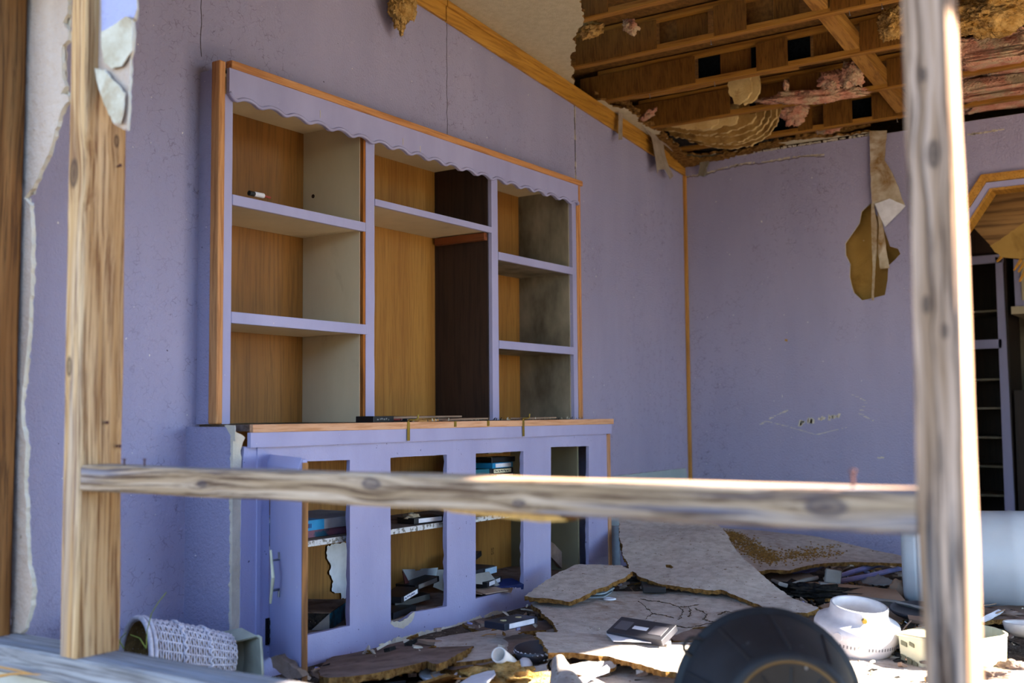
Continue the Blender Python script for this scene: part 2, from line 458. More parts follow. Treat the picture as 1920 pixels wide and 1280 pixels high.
def slab(name, outline, thick, mats, parent=None, up=(0, 0, 1), jag=.004, step=.02, grid=.06, warp=0, wfreq=2.5, bend=None, holes=(), skip=None, seed=1, double=True, edge_in=0, **kw):
    """A sheet with a torn outline: outline is a loop of world points, thickness goes away from 'up'."""
    rnd = random.Random(seed)
    P3 = [Vector(p) for p in outline]
    c = sum(P3, Vector()) / len(P3)
    nn = Vector()
    for i in range(len(P3)):
        a, b = P3[i] - c, P3[(i + 1) % len(P3)] - c
        nn += a.cross(b)
    nn.normalize()
    if nn.dot(Vector(up)) < 0:
        nn = -nn
    u = nn.orthogonal().normalized()
    w = nn.cross(u)
    to2 = lambda p: Vector(((Vector(p) - c).dot(u), (Vector(p) - c).dot(w)))
    loop = [to2(p) for p in P3]
    area = sum(loop[i].x * loop[(i + 1) % len(loop)].y - loop[(i + 1) % len(loop)].x * loop[i].y for i in range(len(loop)))
    if area < 0:
        loop.reverse()
        if skip is not None:
            n = len(loop)
            skip = {(n - 2 - i) % n for i in skip}
    loops = [subdiv_loop(loop, step, jag, rnd, skip)]
    for h in holes:
        hl = [to2(p) for p in h]
        ar = sum(hl[i].x * hl[(i + 1) % len(hl)].y - hl[(i + 1) % len(hl)].x * hl[i].y for i in range(len(hl)))
        if ar > 0:
            hl.reverse()
        loops.append(subdiv_loop(hl, step, jag if kw.get('hole_jag') is None else kw['hole_jag'], rnd))
    kw.pop('hole_jag', None)
    pts, edges, faces = [], [], []
    for L in loops:
        k = len(pts)
        pts += L
        edges += [(k + i, k + (i + 1) % len(L)) for i in range(len(L))]
        faces.append(list(range(k, k + len(L))))
    if grid:
        xs = [p.x for p in loops[0]]; ys = [p.y for p in loops[0]]
        x = min(xs)
        while x < max(xs):
            y = min(ys)
            while y < max(ys):
                pts.append(Vector((x + rnd.uniform(-.2, .2) * grid, y + rnd.uniform(-.2, .2) * grid)))
                y += grid
            x += grid
    nin = len(edges)
    ov, oe, of, _, _, _ = delaunay_2d_cdt([Vector(p) for p in pts], edges, [], 0, 1e-6)
    # keep only triangles inside the outer loop and outside the holes
    def inside(L, q):
        r = False
        j = len(L) - 1
        for i in range(len(L)):
            if (L[i].y > q.y) != (L[j].y > q.y) and q.x < (L[j].x - L[i].x) * (q.y - L[i].y) / (L[j].y - L[i].y) + L[i].x:
                r = not r
            j = i
        return r
    tris = []
    for f in of:
        q = (ov[f[0]] + ov[f[1]] + ov[f[2]]) / 3
        if len(f) == 3 and inside(loops[0], q) and not any(inside(L, q) for L in loops[1:]):
            tris.append(f)
    cnt = {}
    for f in tris:
        for i in range(3):
            a, b = f[i], f[(i + 1) % 3]
            key = (min(a, b), max(a, b))
            cnt.setdefault(key, []).append((a, b))
    top, bot = [], []
    used = sorted({i for f in tris for i in f})
    rim = {i for k2, e in cnt.items() if len(e) == 1 for i in k2}
    remap = {a: i for i, a in enumerate(used)}
    off = Vector((seed * 1.7, seed * .9, 0))
    for i in used:
        p = ov[i]
        h = 0
        if warp:
            h += warp * noise.noise(Vector((p.x * wfreq, p.y * wfreq, 0)) + off)
        q3 = c + u * p.x + w * p.y
        if bend:
            h += bend(q3)
        t = q3 + nn * h
        top.append(t)
        b2 = t - nn * (thick * (1 if i not in rim else rnd.uniform(.75, 1.15) if jag else 1))
        if i in rim and jag:
            b2 += (u * rnd.uniform(-1, 1) + w * rnd.uniform(-1, 1)) * jag * .8
        bot.append(b2)
    m = MB()
    n = len(top)
    m.v = top + bot
    for f in tris:
        g = [remap[i] for i in f]
        m.f.append(tuple(g)); m.m.append(0)
        m.f.append(tuple(n + i for i in reversed(g))); m.m.append(2)
    for e in cnt.values():
        if len(e) == 1:
            a, b = remap[e[0][0]], remap[e[0][1]]
            m.f.append((b, a, n + a, n + b)); m.m.append(1)
    if not isinstance(mats, (list, tuple)):
        mats = [mats]
    mats = list(mats)
    while len(mats) < 3:
        mats.append(mats[-1] if len(mats) > 1 else mats[0])
    return m.build(name, mats, parent, **kw)

def lump(name, c, size, mat, parent=None, seed=1, rough=.35, freq=6, n=4, rot=None, fine=0, boxy=1, **kw):
    """A ragged wad (insulation and the like): a noisy ico sphere."""
    bm = bmesh.new()
    bmesh.ops.create_icosphere(bm, subdivisions=n, radius=1)
    m = MB()
    off = Vector((seed * 3.1, seed * 1.3, seed * .7))
    R = rot if rot is not None else Matrix.Identity(3)
    for v in bm.verts:
        p = v.co.copy()
        d = 1 + rough * noise.noise(p * freq * .35 + off) * 1.6 + rough * .6 * noise.noise(p * freq + off) + rough * .3 * noise.noise(p * freq * 2.6 + off)
        if fine:
            d += fine * noise.noise(Vector((p.x * 6, p.y * 6, p.z * 16)) * 2 + off)
            d += fine * .8 * abs(noise.noise(Vector((p.x * 14, p.y * 14, p.z * 22)) + off))
        if boxy != 1:
            p = Vector([math.copysign(abs(c_) ** boxy, c_) for c_ in p])
        p = Vector((p.x * size[0], p.y * size[1], p.z * size[2])) * d
        m.v.append(R @ p + Vector(c))
    bm.verts.ensure_lookup_table()
    m.f = [tuple(v.index for v in f.verts) for f in bm.faces]
    m.m = [0] * len(m.f)
    bm.free()
    return m.build(name, mat, parent, smooth=kw.pop('smooth', True), **kw)
def rotm(rx=0, ry=0, rz=0):
    from mathutils import Euler
    return Euler((math.radians(rx), math.radians(ry), math.radians(rz))).to_matrix()
def ceil_z(y):
    return 2.62 - .0985 * (y - 6.75)

# ================================================================== the room
XW, XU, XB, YC = -3.085, -2.979, -2.84, 6.75
def S(o):
    o['kind'] = 'structure'
    return o
MB().box(-60, 60, -60, 80, -.75, -.70).build('ground', M_GROUND, kind='structure')
MB().box(-3.4, -.25, 1.60, 9.8, -.12, 0).box(-.25, 1.78, 1.60, 3.6, -.12, 0).box(-.25, 1.78, 3.6, 9.8, -.12, 0, 1).build('floor', [M_FLOOR, M_BOUNCE], kind='structure')  # the second material is the added bounce area
S(slab('wall_left', [(XW, 1.78, 0), (XW, YC, 0), (XW, YC, ceil_z(YC)), (XW, 1.78, ceil_z(1.78))], .10, [M_WALL, M_GYP, M_KRAFT], up=(1, 0, 0), jag=0, step=.5, grid=0,
       holes=[[(XW, 2.613, .02), (XW, 5.187, .02), (XW, 5.187, .876), (XW, 5.128, .876), (XW, 5.128, 2.13), (XW, 2.613, 2.13)]]))
TEAR = [(-1.839,2.184),(-1.893,2.137),(-1.915,2.069),(-1.963,2.004),(-1.997,1.947),(-1.994,1.878),(-1.981,1.818),(-1.979,1.738),(-1.962,1.637),(-1.906,1.59),(-1.828,1.599),(-1.77,1.614),(-1.74,1.7),(-1.742,1.788),(-1.708,1.823),(-1.669,1.854),(-1.682,1.889),(-1.729,1.908),(-1.741,1.962),(-1.764,2.014),(-1.803,2.117)]
ARCH = [(-1.42, .02), (1.0, .02), (1.0, 2.235), (-1.175, 2.235), (-1.42, 1.88)]
S(slab('wall_back', [(XW, YC, 0), (1.78, YC, 0), (1.78, YC, 2.605), (XW, YC, 2.605)], .013, [M_WALL, M_GYP, M_KRAFT], up=(0, -1, 0), jag=0, step=.05, grid=.3, hole_jag=.006,
       holes=[[(x, YC, z) for x, z in TEAR]] + [[(x, YC, z) for x, z in ARCH]]))
S(slab('wall_back_inner', [(XW, 6.86, 0), (1.78, 6.86, 0), (1.78, 6.86, 2.60), (XW, 6.86, 2.60)], .013, [M_KRAFT, M_GYP, M_BEIGE], up=(0, -1, 0), jag=0, step=.5, grid=0,
       holes=[[(x, 6.86, z) for x, z in ARCH]]))
# stud frame standing inside the back wall
st = MB()
for x in (-2.7, -2.3, -1.5, 1.06, 1.5):
    st.box(x - .019, x + .019, 6.766, 6.856, 0, 2.59)
st.build('wall_back_studs', M_STUD, kind='structure')
MB().hexa([(1.78, 5.66, 0), (1.90, 5.66, 0), (1.90, 9.8, 0), (1.78, 9.8, 0), (1.78, 5.66, ceil_z(5.2) + .22), (1.90, 5.66, ceil_z(5.2) + .22), (1.90, 9.8, ceil_z(9.8) + .22), (1.78, 9.8, ceil_z(9.8) + .22)]).build('wall_right', M_WALL, kind='structure')  # unseen wall, its near edge placed to cast the shadow line across the floor
MB().box(-3.4, -3.38, 1.0, 9.8, 0, 3.0).build('wall_outer_left', M_SIDING, kind='structure')
# kitchen beyond the arch
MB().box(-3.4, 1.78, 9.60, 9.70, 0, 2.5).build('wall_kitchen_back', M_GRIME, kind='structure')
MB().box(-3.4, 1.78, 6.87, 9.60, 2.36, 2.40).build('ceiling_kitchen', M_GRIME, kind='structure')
# main ceiling skin, torn away over the far part of the room
tear = [(-3.133,5.267,2.766),(-3.052,5.22,2.771),(-2.97,5.075,2.785),(-2.896,4.928,2.799),(-2.814,4.839,2.808),(-2.756,4.736,2.818),(-2.649,4.616,2.83),(-2.582,4.517,2.84),(-2.511,4.364,2.855)]
outl = [(XW, 1.3, ceil_z(1.3)), (XW, 5.27, ceil_z(5.27))] + tear[1:] + [(x, y, ceil_z(y)) for x, y in ((-2.38, 4.12), (-2.0, 3.75), (-1.5, 3.6), (-.9, 3.2), (-.2, 3.25), (.6, 2.9), (1.2, 3.0), (1.76, 2.7), (1.76, 1.3))]
S(slab('ceiling', outl, .014, [M_CEIL, M_FIBER, M_FIBER], up=(0, 0, -1), jag=.008, step=.018, grid=.15, skip={0, len(outl) - 1, len(outl) - 2}, seed=4))
rem = [(-3.087,5.511,2.742),(-3.047,5.531,2.74),(-3.019,5.578,2.735),(-3.012,5.684,2.725),(-2.972,5.684,2.725),(-2.989,5.861,2.708),(-3.013,5.935,2.7),(-2.999,6.119,2.682),(-2.972,6.11,2.683),(-2.988,6.352,2.659),(-3.015,6.612,2.634),(-2.945,6.67,2.628),(-2.618,6.718,2.623),(-2.462,6.688,2.626),(-2.247,6.679,2.627),(-2.055,6.717,2.623),(-1.83,6.74,2.621)]
rem2 = [(XW + .002, 5.5, ceil_z(5.5))] + rem + [(rem[-1][0], 6.745, ceil_z(6.745)), (XW + .002, 6.745, ceil_z(6.745))]
S(slab('ceiling_remnant', rem2, .014, [M_CEIL, M_FIBER, M_FIBER], up=(0, 0, -1), jag=.012, step=.018, grid=.08, skip={len(rem2) - 1, len(rem2) - 2}, seed=9, warp=.01))
slab('ceiling_fibre_layer', [(-3.08,5.5,2.745),(-3.078,5.529,2.754),(-3.004,5.604,2.747),(-2.95,5.65,2.742),(-2.968,5.877,2.72),(-2.993,5.968,2.711),(-2.955,6.114,2.697),(-2.98,6.367,2.672),(-2.987,6.611,2.648),(-2.901,6.677,2.641),(-2.61,6.698,2.639),(-2.454,6.669,2.642),(-2.243,6.67,2.642),(-2.052,6.709,2.638),(-1.827,6.732,2.636),(-1.83,6.742,2.622),(-3.08,6.742,2.622)],
     .018, [M_FIBER, M_FIBER, M_FIBER], up=(0, 0, -1), jag=.014, step=.02, grid=.08, seed=12, warp=.012, kind='structure')
# roof deck
y0, y1 = 1.5, 9.9
MB().hexa([(-3.5, y0, ceil_z(y0) + .20), (1.95, y0, ceil_z(y0) + .20), (1.95, y1, ceil_z(y1) + .20), (-3.5, y1, ceil_z(y1) + .20),
           (-3.5, y0, ceil_z(y0) + .24), (1.95, y0, ceil_z(y0) + .24), (1.95, y1, ceil_z(y1) + .24), (-3.5, y1, ceil_z(y1) + .24)]).build('roof_deck', M_DECK, kind='structure')
# oak moulding along the sloping top of the left wall
def mould(ya, yb, name):
    m = MB()
    for (d, a, b) in ((.016, -.105, -.001), (.024, -.034, -.002)):
        m.hexa([(XW, ya, ceil_z(ya) + a), (XW + d, ya, ceil_z(ya) + a), (XW + d, yb, ceil_z(yb) + a), (XW, yb, ceil_z(yb) + a),
                (XW, ya, ceil_z(ya) + b), (XW + d, ya, ceil_z(ya) + b), (XW + d, yb, ceil_z(yb) + b), (XW, yb, ceil_z(yb) + b)])
    return m.build(name, M_OAK, kind='structure', bevel=.003)
mould(1.8, 4.055, 'trim_1')
mould(4.062, YC - .002, 'trim_2')
MB().box(XW, XW + .022, YC - .022, YC, 0, 2.515).build('trim_3', M_OAKZ, kind='structure', bevel=.004)
# drywall joint lines on the left wall
cr = MB()
for yy, z0, z1, wd in ((4.08, 2.14, 2.79, .0012), (5.285, 2.2, 2.69, .003), (2.60, 2.2, 2.9, .0012)):
    pts = []
    z = z1
    while z > z0:
        pts.append((XW + .0008, yy + RND.uniform(-.003, .003), z)); z -= .03
    cr.tube(pts, wd, 4)
cr.build('wall_left_cracks', plain('dark crack filler', '3c342e', .9, .1), kind='structure')
cg = MB()
z = 2.70
while z > 2.16:
    if not 2.4 < z < 2.47:
        cg.box(XW, XW + .0018, 5.283 + RND.uniform(-.004, .002), 5.292 + RND.uniform(-.002, .005), z - .03, z)
    z -= .026
cg.build('wall_left_filler', M_GYP, kind='structure')
# crack and scratches on the back wall
def chips(name, pts, wmin, wmax, mat, seed=1, y=YC):
    r = random.Random(seed)
    m = MB()
    for i in range(len(pts) - 1):
        a, b = Vector(pts[i]), Vector(pts[i + 1])
        k = max(1, int((b - a).length / .012))
        for j in range(k):
            if r.random() < .2:
                continue
            p = a.lerp(b, j / k)
            w, h = r.uniform(.006, .016), r.uniform(wmin, wmax)
            q = [(p.x - w, y - .0012, p.y - h * r.random()), (p.x + w * r.random(), y - .0012, p.y - h), (p.x + w, y - .0012, p.y + h * r.random()), (p.x - w * r.random(), y - .0012, p.y + h)]
            m.prism(q, (0, .002, 0))
    return m.build(name, mat, kind='structure')
chips('wall_back_crack', [(-3.069,2.507),(-2.936,2.511),(-2.783,2.534),(-2.633,2.543),(-2.487,2.533),(-2.362,2.54),(-2.274,2.538),(-2.115,2.526)], .003, .009, M_GYP, 3)
cl = MB()
q_ = [Vector((x, YC - .0006, z - .004)) for x, z in [(-3.069,2.507),(-3.014,2.507),(-2.898,2.51),(-2.775,2.53),(-2.633,2.539),(-2.487,2.53),(-2.362,2.537),(-2.274,2.535),(-2.115,2.523)]]
jj = [q_[0]]
for a_, b_ in zip(q_, q_[1:]):
    for s_ in range(1, 8):
        jj.append(a_.lerp(b_, s_ / 7) + Vector((0, 0, RND.uniform(-.006, .006))))
cl.tube(jj, .0022, 5)
cl.build('wall_back_crack_line', plain('brown crack', '5a4020', .9, .1), kind='structure')
chips('wall_back_crack_right', [(-1.259,2.526),(-1.159,2.524),(-1.084,2.528),(-1.027,2.525)], .003, .008, M_GYP, 4)
chips('wall_back_scrapes', [(-2.32,0.834),(-2.216,0.857),(-2.061,0.88)], .008, .024, M_GYP, 5)
chips('wall_back_scrapes_left', [(-2.577,0.828),(-2.493,0.876),(-2.366,0.929)], .001, .005, M_GYP, 6)
chips('wall_back_scrapes_low', [(-1.829,0.623),(-1.785,0.63)], .004, .010, M_GYP, 8)
chips('wall_back_scrapes_small', [(-1.979,1.007),(-1.899,0.966),(-1.943,0.892),(-1.854,0.843)], .001, .004, M_GYP, 9)
chips('wall_back_pit', [(-2.396,1.362),(-2.376,1.34)], .006, .012, M_YELLOW, 10)
chips('wall_back_scrapes_line', [(-2.53,0.845),(-2.39,0.811),(-2.219,0.761),(-2.017,0.81)], .0008, .0022, M_GYP, 11)
chips('wall_back_edge', [(-3.06,2.605),(-2.857,2.602),(-2.485,2.61),(-2.168,2.613),(-1.826,2.613)], .004, .010, M_GYP, 7)

# arch casing
def strip_xz(m, pts, w0, w1, ya, yb, mi=0):
    """band running along an x-z polyline, offset outwards between w0 and w1"""
    P = [Vector(p) for p in pts]
    def off(i, w):
        ns = []
        for a, b in ((i - 1, i), (i, i + 1)):
            if 0 <= a and b < len(P):
                d = (P[b] - P[a]).normalized()
                ns.append(Vector((-d.y, d.x)))
        n = sum(ns, Vector((0, 0))).normalized()
        return P[i] + n * (w / max(.3, n.dot(ns[0])))
    for i in range(len(P) - 1):
        a0, a1, b0, b1 = off(i, w0), off(i, w1), off(i + 1, w0), off(i + 1, w1)
        m.hexa([(a0.x, ya, a0.y), (b0.x, ya, b0.y), (b0.x, yb, b0.y), (a0.x, yb, a0.y), (a1.x, ya, a1.y), (b1.x, ya, b1.y), (b1.x, yb, b1.y), (a1.x, yb, a1.y)], mi)
arch_line = [(-1.42, 0), (-1.42, 1.88), (-1.175, 2.235), (1.0, 2.235)]
m = MB(); strip_xz(m, arch_line, -.006, .036, YC - .018, YC - .001); strip_xz(m, arch_line, .028, .040, YC - .024, YC - .001)
m.build('trim_4', M_OAK, kind='structure', bevel=.002)
m = MB(); strip_xz(m, arch_line, -.045, -.008, YC - .004, 6.875)
m.build('trim_5', M_PAINT, kind='structure')
m = MB(); strip_xz(m, arch_line, -.060, -.045, YC - .010, 6.88)
m.build('trim_6', M_OAK, kind='structure')

# lower outside wall under the window sill
MB().box(-3.4, 1.78, 1.68, 1.74, -.70, .245).build('wall_front', M_SIDING, kind='structure')
MB().box(-3.4, 1.78, 1.60, 1.648, 2.15, 3.30).build('sky_blocker_header', M_SIDING, kind='structure')  # added above the view to cut sky light on the upper walls
MB().box(-.12, 1.78, 1.60, 1.648, .316, 2.15).build('sky_blocker_front_right', M_SIDING, kind='structure')  # added out of view to block front sky from the left wall
MB().box(1.90, 2.05, -7.0, 2.80, -.70, 2.30).build('sky_blocker_wing', surf('dark brown blocker', '5c4f42', '6a5c4c', 4, rough=.9), kind='structure')  # invented building out of view, dims low sky glow on the left wall
MB().box(1.80, 1.90, 3.50, 4.90, 1.75, ceil_z(4.9) + .15).build('sun_blocker_right', M_WALL, kind='structure')  # added unseen panel that keeps the sun off the black tub
MB().box(1.78, 1.90, 1.60, 2.80, 0, 3.30).build('sky_blocker_right_front', M_SIDING, kind='structure')  # added out of view to block sky from the right side
MB().box(-3.4, -3.03, 1.60, 1.648, .316, 2.15).build('sky_blocker_front_left', M_SIDING, kind='structure')  # added unseen panel closing the left of the front opening to sky light
MB().box(-3.4, 1.78, 1.655, 1.79, 2.99, 3.07).build('wall_front_plate', M_STUD, kind='structure')

# ------------------------------------------------------------------ the broken window wall in front
def beam(name, x0, x1, y0, y1, z0, z1, mat, label, cat, ax='z', seed=1, wob=.003, lean=(0, 0), group=None, n=26):
    """a weathered timber: slightly wandering faces and worn arrises"""
    r = Vector(((x0 + x1) / 2, (y0 + y1) / 2, z0))
    t = thing(name, label, cat, r, group)
    m = MB()
    c = .16
    rings = n
    for i in range(rings + 1):
        f = i / rings
        if ax == 'z':
            a, b, d = x1 - x0, y1 - y0, z0 + (z1 - z0) * f
        else:
            a, b, d = y1 - y0, z1 - z0, x0 + (x1 - x0) * f
        k = len(m.v)
        cs = min(a, b) * c
        prof = [(cs * .5, 0), (a - cs * .5, 0), (a, cs * .5), (a, b - cs * .5), (a - cs * .5, b), (cs * .5, b), (0, b - cs * .5), (0, cs * .5)]
        for j, (p, q) in enumerate(prof):
            w1 = noise.noise(Vector((seed * 5.1 + j * .7, d * 3.2, 0))) * wob
            w2 = noise.noise(Vector((seed * 2.3 + j * .9, d * 3.2, 4))) * wob
            if ax == 'z':
                m.v.append(Vector((x0 + p + w1 + lean[0] * (d - z0), y0 + q + w2 + lean[1] * (d - z0), d)))
            else:
                m.v.append(Vector((d, y0 + p + w1, z0 + q + w2)))
        if i:
            for j in range(8):
                jj = (j + 1) % 8
                m.f.append((k - 8 + j, k - 8 + jj, k + jj, k + j)); m.m.append(0)
    m.f.append(tuple(range(8))); m.m.append(0)
    e = len(m.v) - 8
    m.f.append(tuple(range(e, e + 8))); m.m.append(0)
    m.build('timber', mat, t)
    return t
def nail(parent, p, d, L=.02, r=.0022, head=.0045, mat=None):
    m = MB(); p, d = Vector(p), Vector(d).normalized()
    m.tube([p, p + d * L], r, 6)
    m.tube([p + d * L, p + d * (L + .0025)], head, 8)
    return m.build('nail', mat or M_RUST, parent, label='rusty nail')
tl = beam('wall_post', -2.455, -2.385, 1.65, 1.775, .316, 2.99, M_POST, 'honey coloured weathered pine post at left, standing on the sill, with a big knot', 'post', 'z', 1, lean=(-.003, 0))
tr = beam('wall_post', -.396, -.328, 1.65, 1.722, -.02 + .316, 2.99, M_POSTG, 'grey weathered pine post at right with one side in bright sun', 'post', 'z', 2)
ts = beam('wall_stud', -3.02, -2.809, 1.65, 1.742, .316, 2.99, M_STUD, 'brown timber stud at the far left edge beside torn white drywall', 'stud', 'z', 3, lean=(.008, 0))
rl = beam('window_rail', -2.384, -.398, 1.652, 1.738, .722, .785, M_RAIL, 'weathered horizontal timber rail nailed between the two posts', 'rail', 'x', 4, n=60)
sl = beam('window_sill', -3.38, 1.78, 1.65, 1.776, .245, .316, M_SILL, 'grey weathered timber sill under the two posts', 'sill', 'x', 5, n=80)
# grain relief: raised knot and a splinter under the rail
MB().prism([(-1.30, 1.665, .724), (-1.02, 1.665, .722), (-.995, 1.665, .713), (-1.05, 1.665, .708), (-1.25, 1.665, .717)], (0, .05, 0)).build('splinter', M_OAK, rl, label='raw orange splinter under the rail')
nail(rl, (-2.28, 1.70, .783), (.02, 0, 1), .016); nail(rl, (-2.19, 1.69, .783), (0, 0, 1), .018)
nail(rl, (-.50, 1.69, .783), (0, 0, 1), .026, .003, .006)
nail(tl, (-2.388, 1.745, 1.55), (1, 0, .1), .012); nail(tl, (-2.388, 1.755, .83), (1, 0, 0), .014); nail(tl, (-2.388, 1.72, .89), (1, 0, 0), .01)
nail(ts, (-2.79, 1.652, 1.945), (0, -1, 0), .004, .003, .008, M_STEEL)

# torn drywall behind the left stud
dw = [(-2.627,1.752,2.107),(-2.625,1.752,2.046),(-2.627,1.752,2.009),(-2.645,1.752,1.988),(-2.62,1.752,1.959),(-2.622,1.752,1.934),(-2.648,1.752,1.924),(-2.643,1.752,1.826),(-2.63,1.752,1.806),(-2.653,1.752,1.789),(-2.615,1.752,1.779),(-2.616,1.752,1.762),(-2.638,1.752,1.751),(-2.672,1.752,1.689),(-2.707,1.752,1.627),(-2.745,1.752,1.58),(-2.774,1.752,1.543),(-2.799,1.752,1.531),(-2.811,1.752,1.518),(-2.783,1.752,1.496),(-2.769,1.752,1.396),(-2.77,1.752,1.292),(-2.775,1.752,1.144),(-2.79,1.752,1.026),(-2.802,1.752,0.938),(-2.795,1.752,0.879),(-2.778,1.752,0.835),(-2.78,1.752,0.733),(-2.766,1.752,0.647),(-2.769,1.752,0.589),(-2.756,1.752,0.504),(-2.734,1.752,0.448),(-2.742,1.752,0.398),(-2.765,1.752,0.335),(-2.779,1.752,0.322),(-2.829,1.752,0.317),(-2.834,1.752,0.44),(-2.937,1.752,0.432),(-3.014,1.752,2.23)]
t = thing('torn_drywall', 'tall strip of torn white drywall beside the stud at the left edge', 'drywall', (-2.77, 1.76, .32))
slab('board', dw, .013, [M_GYPP, M_GYP, M_WALL], t, up=(0, -1, 0), jag=.0025, step=.012, grid=.05, warp=.004, seed=21)
slab('paper_layer', [(-2.638,1.767,2.114),(-2.635,1.767,1.963),(-2.651,1.767,1.921),(-2.648,1.767,1.831),(-2.637,1.767,1.787),(-2.636,1.767,1.772),(-2.674,1.767,1.738),(-2.702,1.767,1.672),(-2.72,1.767,1.617),(-2.758,1.767,1.577),(-2.792,1.767,1.536),(-2.818,1.767,1.53),(-2.796,1.767,1.5),(-2.782,1.767,1.399),(-2.784,1.767,1.294),(-2.792,1.767,1.116),(-2.803,1.767,0.997),(-2.882,1.767,1.029),(-2.927,1.767,2.182)],
     .004, [M_PAPER, M_GYP, M_WALL], t, up=(0, -1, 0), jag=.004, step=.012, grid=.05, seed=22, label='ragged cream paper layer behind the board')
# drywall flap hanging by the left post
t = thing('drywall_flap', 'broken drywall flap, part lavender, hanging on the right side of the left post', 'drywall', (-2.319,1.685,1.634))
slab('board', [(-2.413,1.684,2.034),(-2.248,1.684,1.995),(-2.242,1.684,1.912),(-2.246,1.684,1.894),(-2.256,1.684,1.89),(-2.251,1.684,1.859),(-2.252,1.684,1.812),(-2.262,1.684,1.794),(-2.261,1.684,1.739),(-2.266,1.684,1.673),(-2.27,1.684,1.615),(-2.294,1.684,1.623),(-2.324,1.684,1.639),(-2.351,1.684,1.68),(-2.387,1.684,1.748),(-2.404,1.684,1.793),(-2.404,1.684,1.891)],
     .008, [M_GYPP, M_GYP, M_WALL], t, up=(0, -1, 0), jag=.002, step=.012, grid=.04, warp=.004, seed=23)
slab('painted_face', [(-2.375,1.679,2.023),(-2.237,1.679,1.991),(-2.231,1.679,1.913),(-2.243,1.679,1.892),(-2.273,1.679,1.903),(-2.336,1.679,1.887),(-2.371,1.679,1.883)],
     .004, [M_WALL, M_GYP, M_GYP], t, up=(0, -1, 0), jag=.001, step=.015, grid=.04, seed=24, label='lavender painted face of the flap')
slab('folded_paper', [(-2.364,1.674,1.88),(-2.329,1.674,1.884),(-2.266,1.674,1.9),(-2.241,1.674,1.884),(-2.239,1.674,1.807),(-2.255,1.674,1.796),(-2.28,1.674,1.775),(-2.318,1.674,1.777),(-2.349,1.674,1.799),(-2.36,1.674,1.838)],
     .003, [M_PAPER, M_GYP, M_GYP], t, up=(0, -1, 0), jag=.001, step=.012, grid=.03, warp=.006, seed=25)
slab('lower_tongue', [(-2.385,1.672,1.789),(-2.345,1.672,1.776),(-2.288,1.672,1.728),(-2.263,1.672,1.702),(-2.266,1.672,1.662),(-2.278,1.672,1.629),(-2.303,1.672,1.633),(-2.338,1.672,1.682),(-2.37,1.672,1.742)],
     .004, [M_PAPER, M_GYP, M_GYP], t, up=(0, -1, 0), jag=.0015, step=.012, grid=.03, warp=.006, seed=26)

# ------------------------------------------------------------------ roof trusses
TY = [4.05, 4.55, 5.04, 5.55, 6.075, 6.545]
webs = {
 4.05: (([-2.3, -1.9], 'f'), ([-1.2, -.9], 'f'), ([0, .4], 'f')),
 4.55: (((-2.621,-2.461), 'f'), ([-1.9, -1.7], 'f'), ([-1.45, -1.2], 'f'), ([-.6, -.3], 'f'), ([.5, .8], 'f')),
 5.04: (((-2.925,-2.441), 'f'), ((-2.446,-2.348), 'd'), ((-2.348,-2.176), 'r'), ((-2.122,-1.95), 'f'), ((-1.971,-1.833), 'd'), ((-1.827,-1.699), 'r'), ((-1.531,-1.367), 'f'), ((-1.303,-1.204), 'f'), ([-.4, -.1], 'f')),
 5.55: (((-3.193,-2.454), 'f'), ((-2.458,-2.324), 'k'), ((-2.323,-2.146), 'r'), ((-2.145,-2.118), 'k'), ((-2.095,-1.921), 'f'), ((-1.941,-1.816), 'k'), ((-1.796,-1.62), 'r'), ((-1.539,-1.305), 'f'), ([-.4, 0], 'f')),
 6.075: (((-3.103,-2.465), 'f'), ((-2.364,-2.324), 'k'), ((-2.323,-2.146), 'r'), ((-2.095,-1.917), 'f'), ((-1.805,-1.721), 'd'), ((-1.721,-1.623), 'r'), ((-1.542,-1.406), 'f'), ([-.5, -.1], 'f')),
 6.545: (((-2.941,-2.288), 'k'), ((-2.211,-2.12), 'f'), ((-2.139,-2.072), 'd'), ((-2.05,-1.875), 'f'), ((-1.894,-1.775), 'k'), ((-1.756,-1.553), 'f'), ([-.8, -.5], 'f')),
}
wl = {4.05: 'nearest roof truss, high over the middle of the room', 4.55: 'amber roof truss just behind the torn edge of the cream ceiling',
      5.04: 'amber roof truss with a long brown gusset board meeting the oak moulding', 5.55: 'amber roof truss with black gaps between its brown gussets',
      6.075: 'amber roof truss directly in front of the honeycomb stack', 6.545: 'last amber roof truss, nearest the back wall, behind the honeycomb'}
for y in TY:
    zc = ceil_z(y)
    t = thing('roof_truss', wl[y], 'roof truss', (-3.05, y, zc), 'roof trusses over the torn ceiling')
    xe = 1.70
    MB().box(-3.08, xe, y, y + .045, zc, zc + .030).build('bottom_chord', M_TRUSS, t, bevel=.002)
    MB().box(-3.08, xe, y + .004, y + .045, zc + .158, zc + .190).build('top_chord', M_TRUSS, t, bevel=.002)
    for (a, b), kd in webs[y]:
        if kd == 'f':
            MB().box(a, b, y - .006, y - .001, zc + .008, zc + .160).build('gusset', M_WEB, t)
        elif kd == 'r':
            MB().box(a, b, y + .046, y + .052, zc + .004, zc + .186).build('gusset', M_WEB, t)
        elif kd == 'd':
            MB().box(a, b, y + .046, y + .052, zc + .004, zc + .186).build('particleboard_web', M_DECK, t)
        else:
            MB().box(a, b, y + .052, y + .056, zc + .001, zc + .188).build('black_backing', M_BLACKGAP, t)  # black sheet added behind the gap so that it reads black
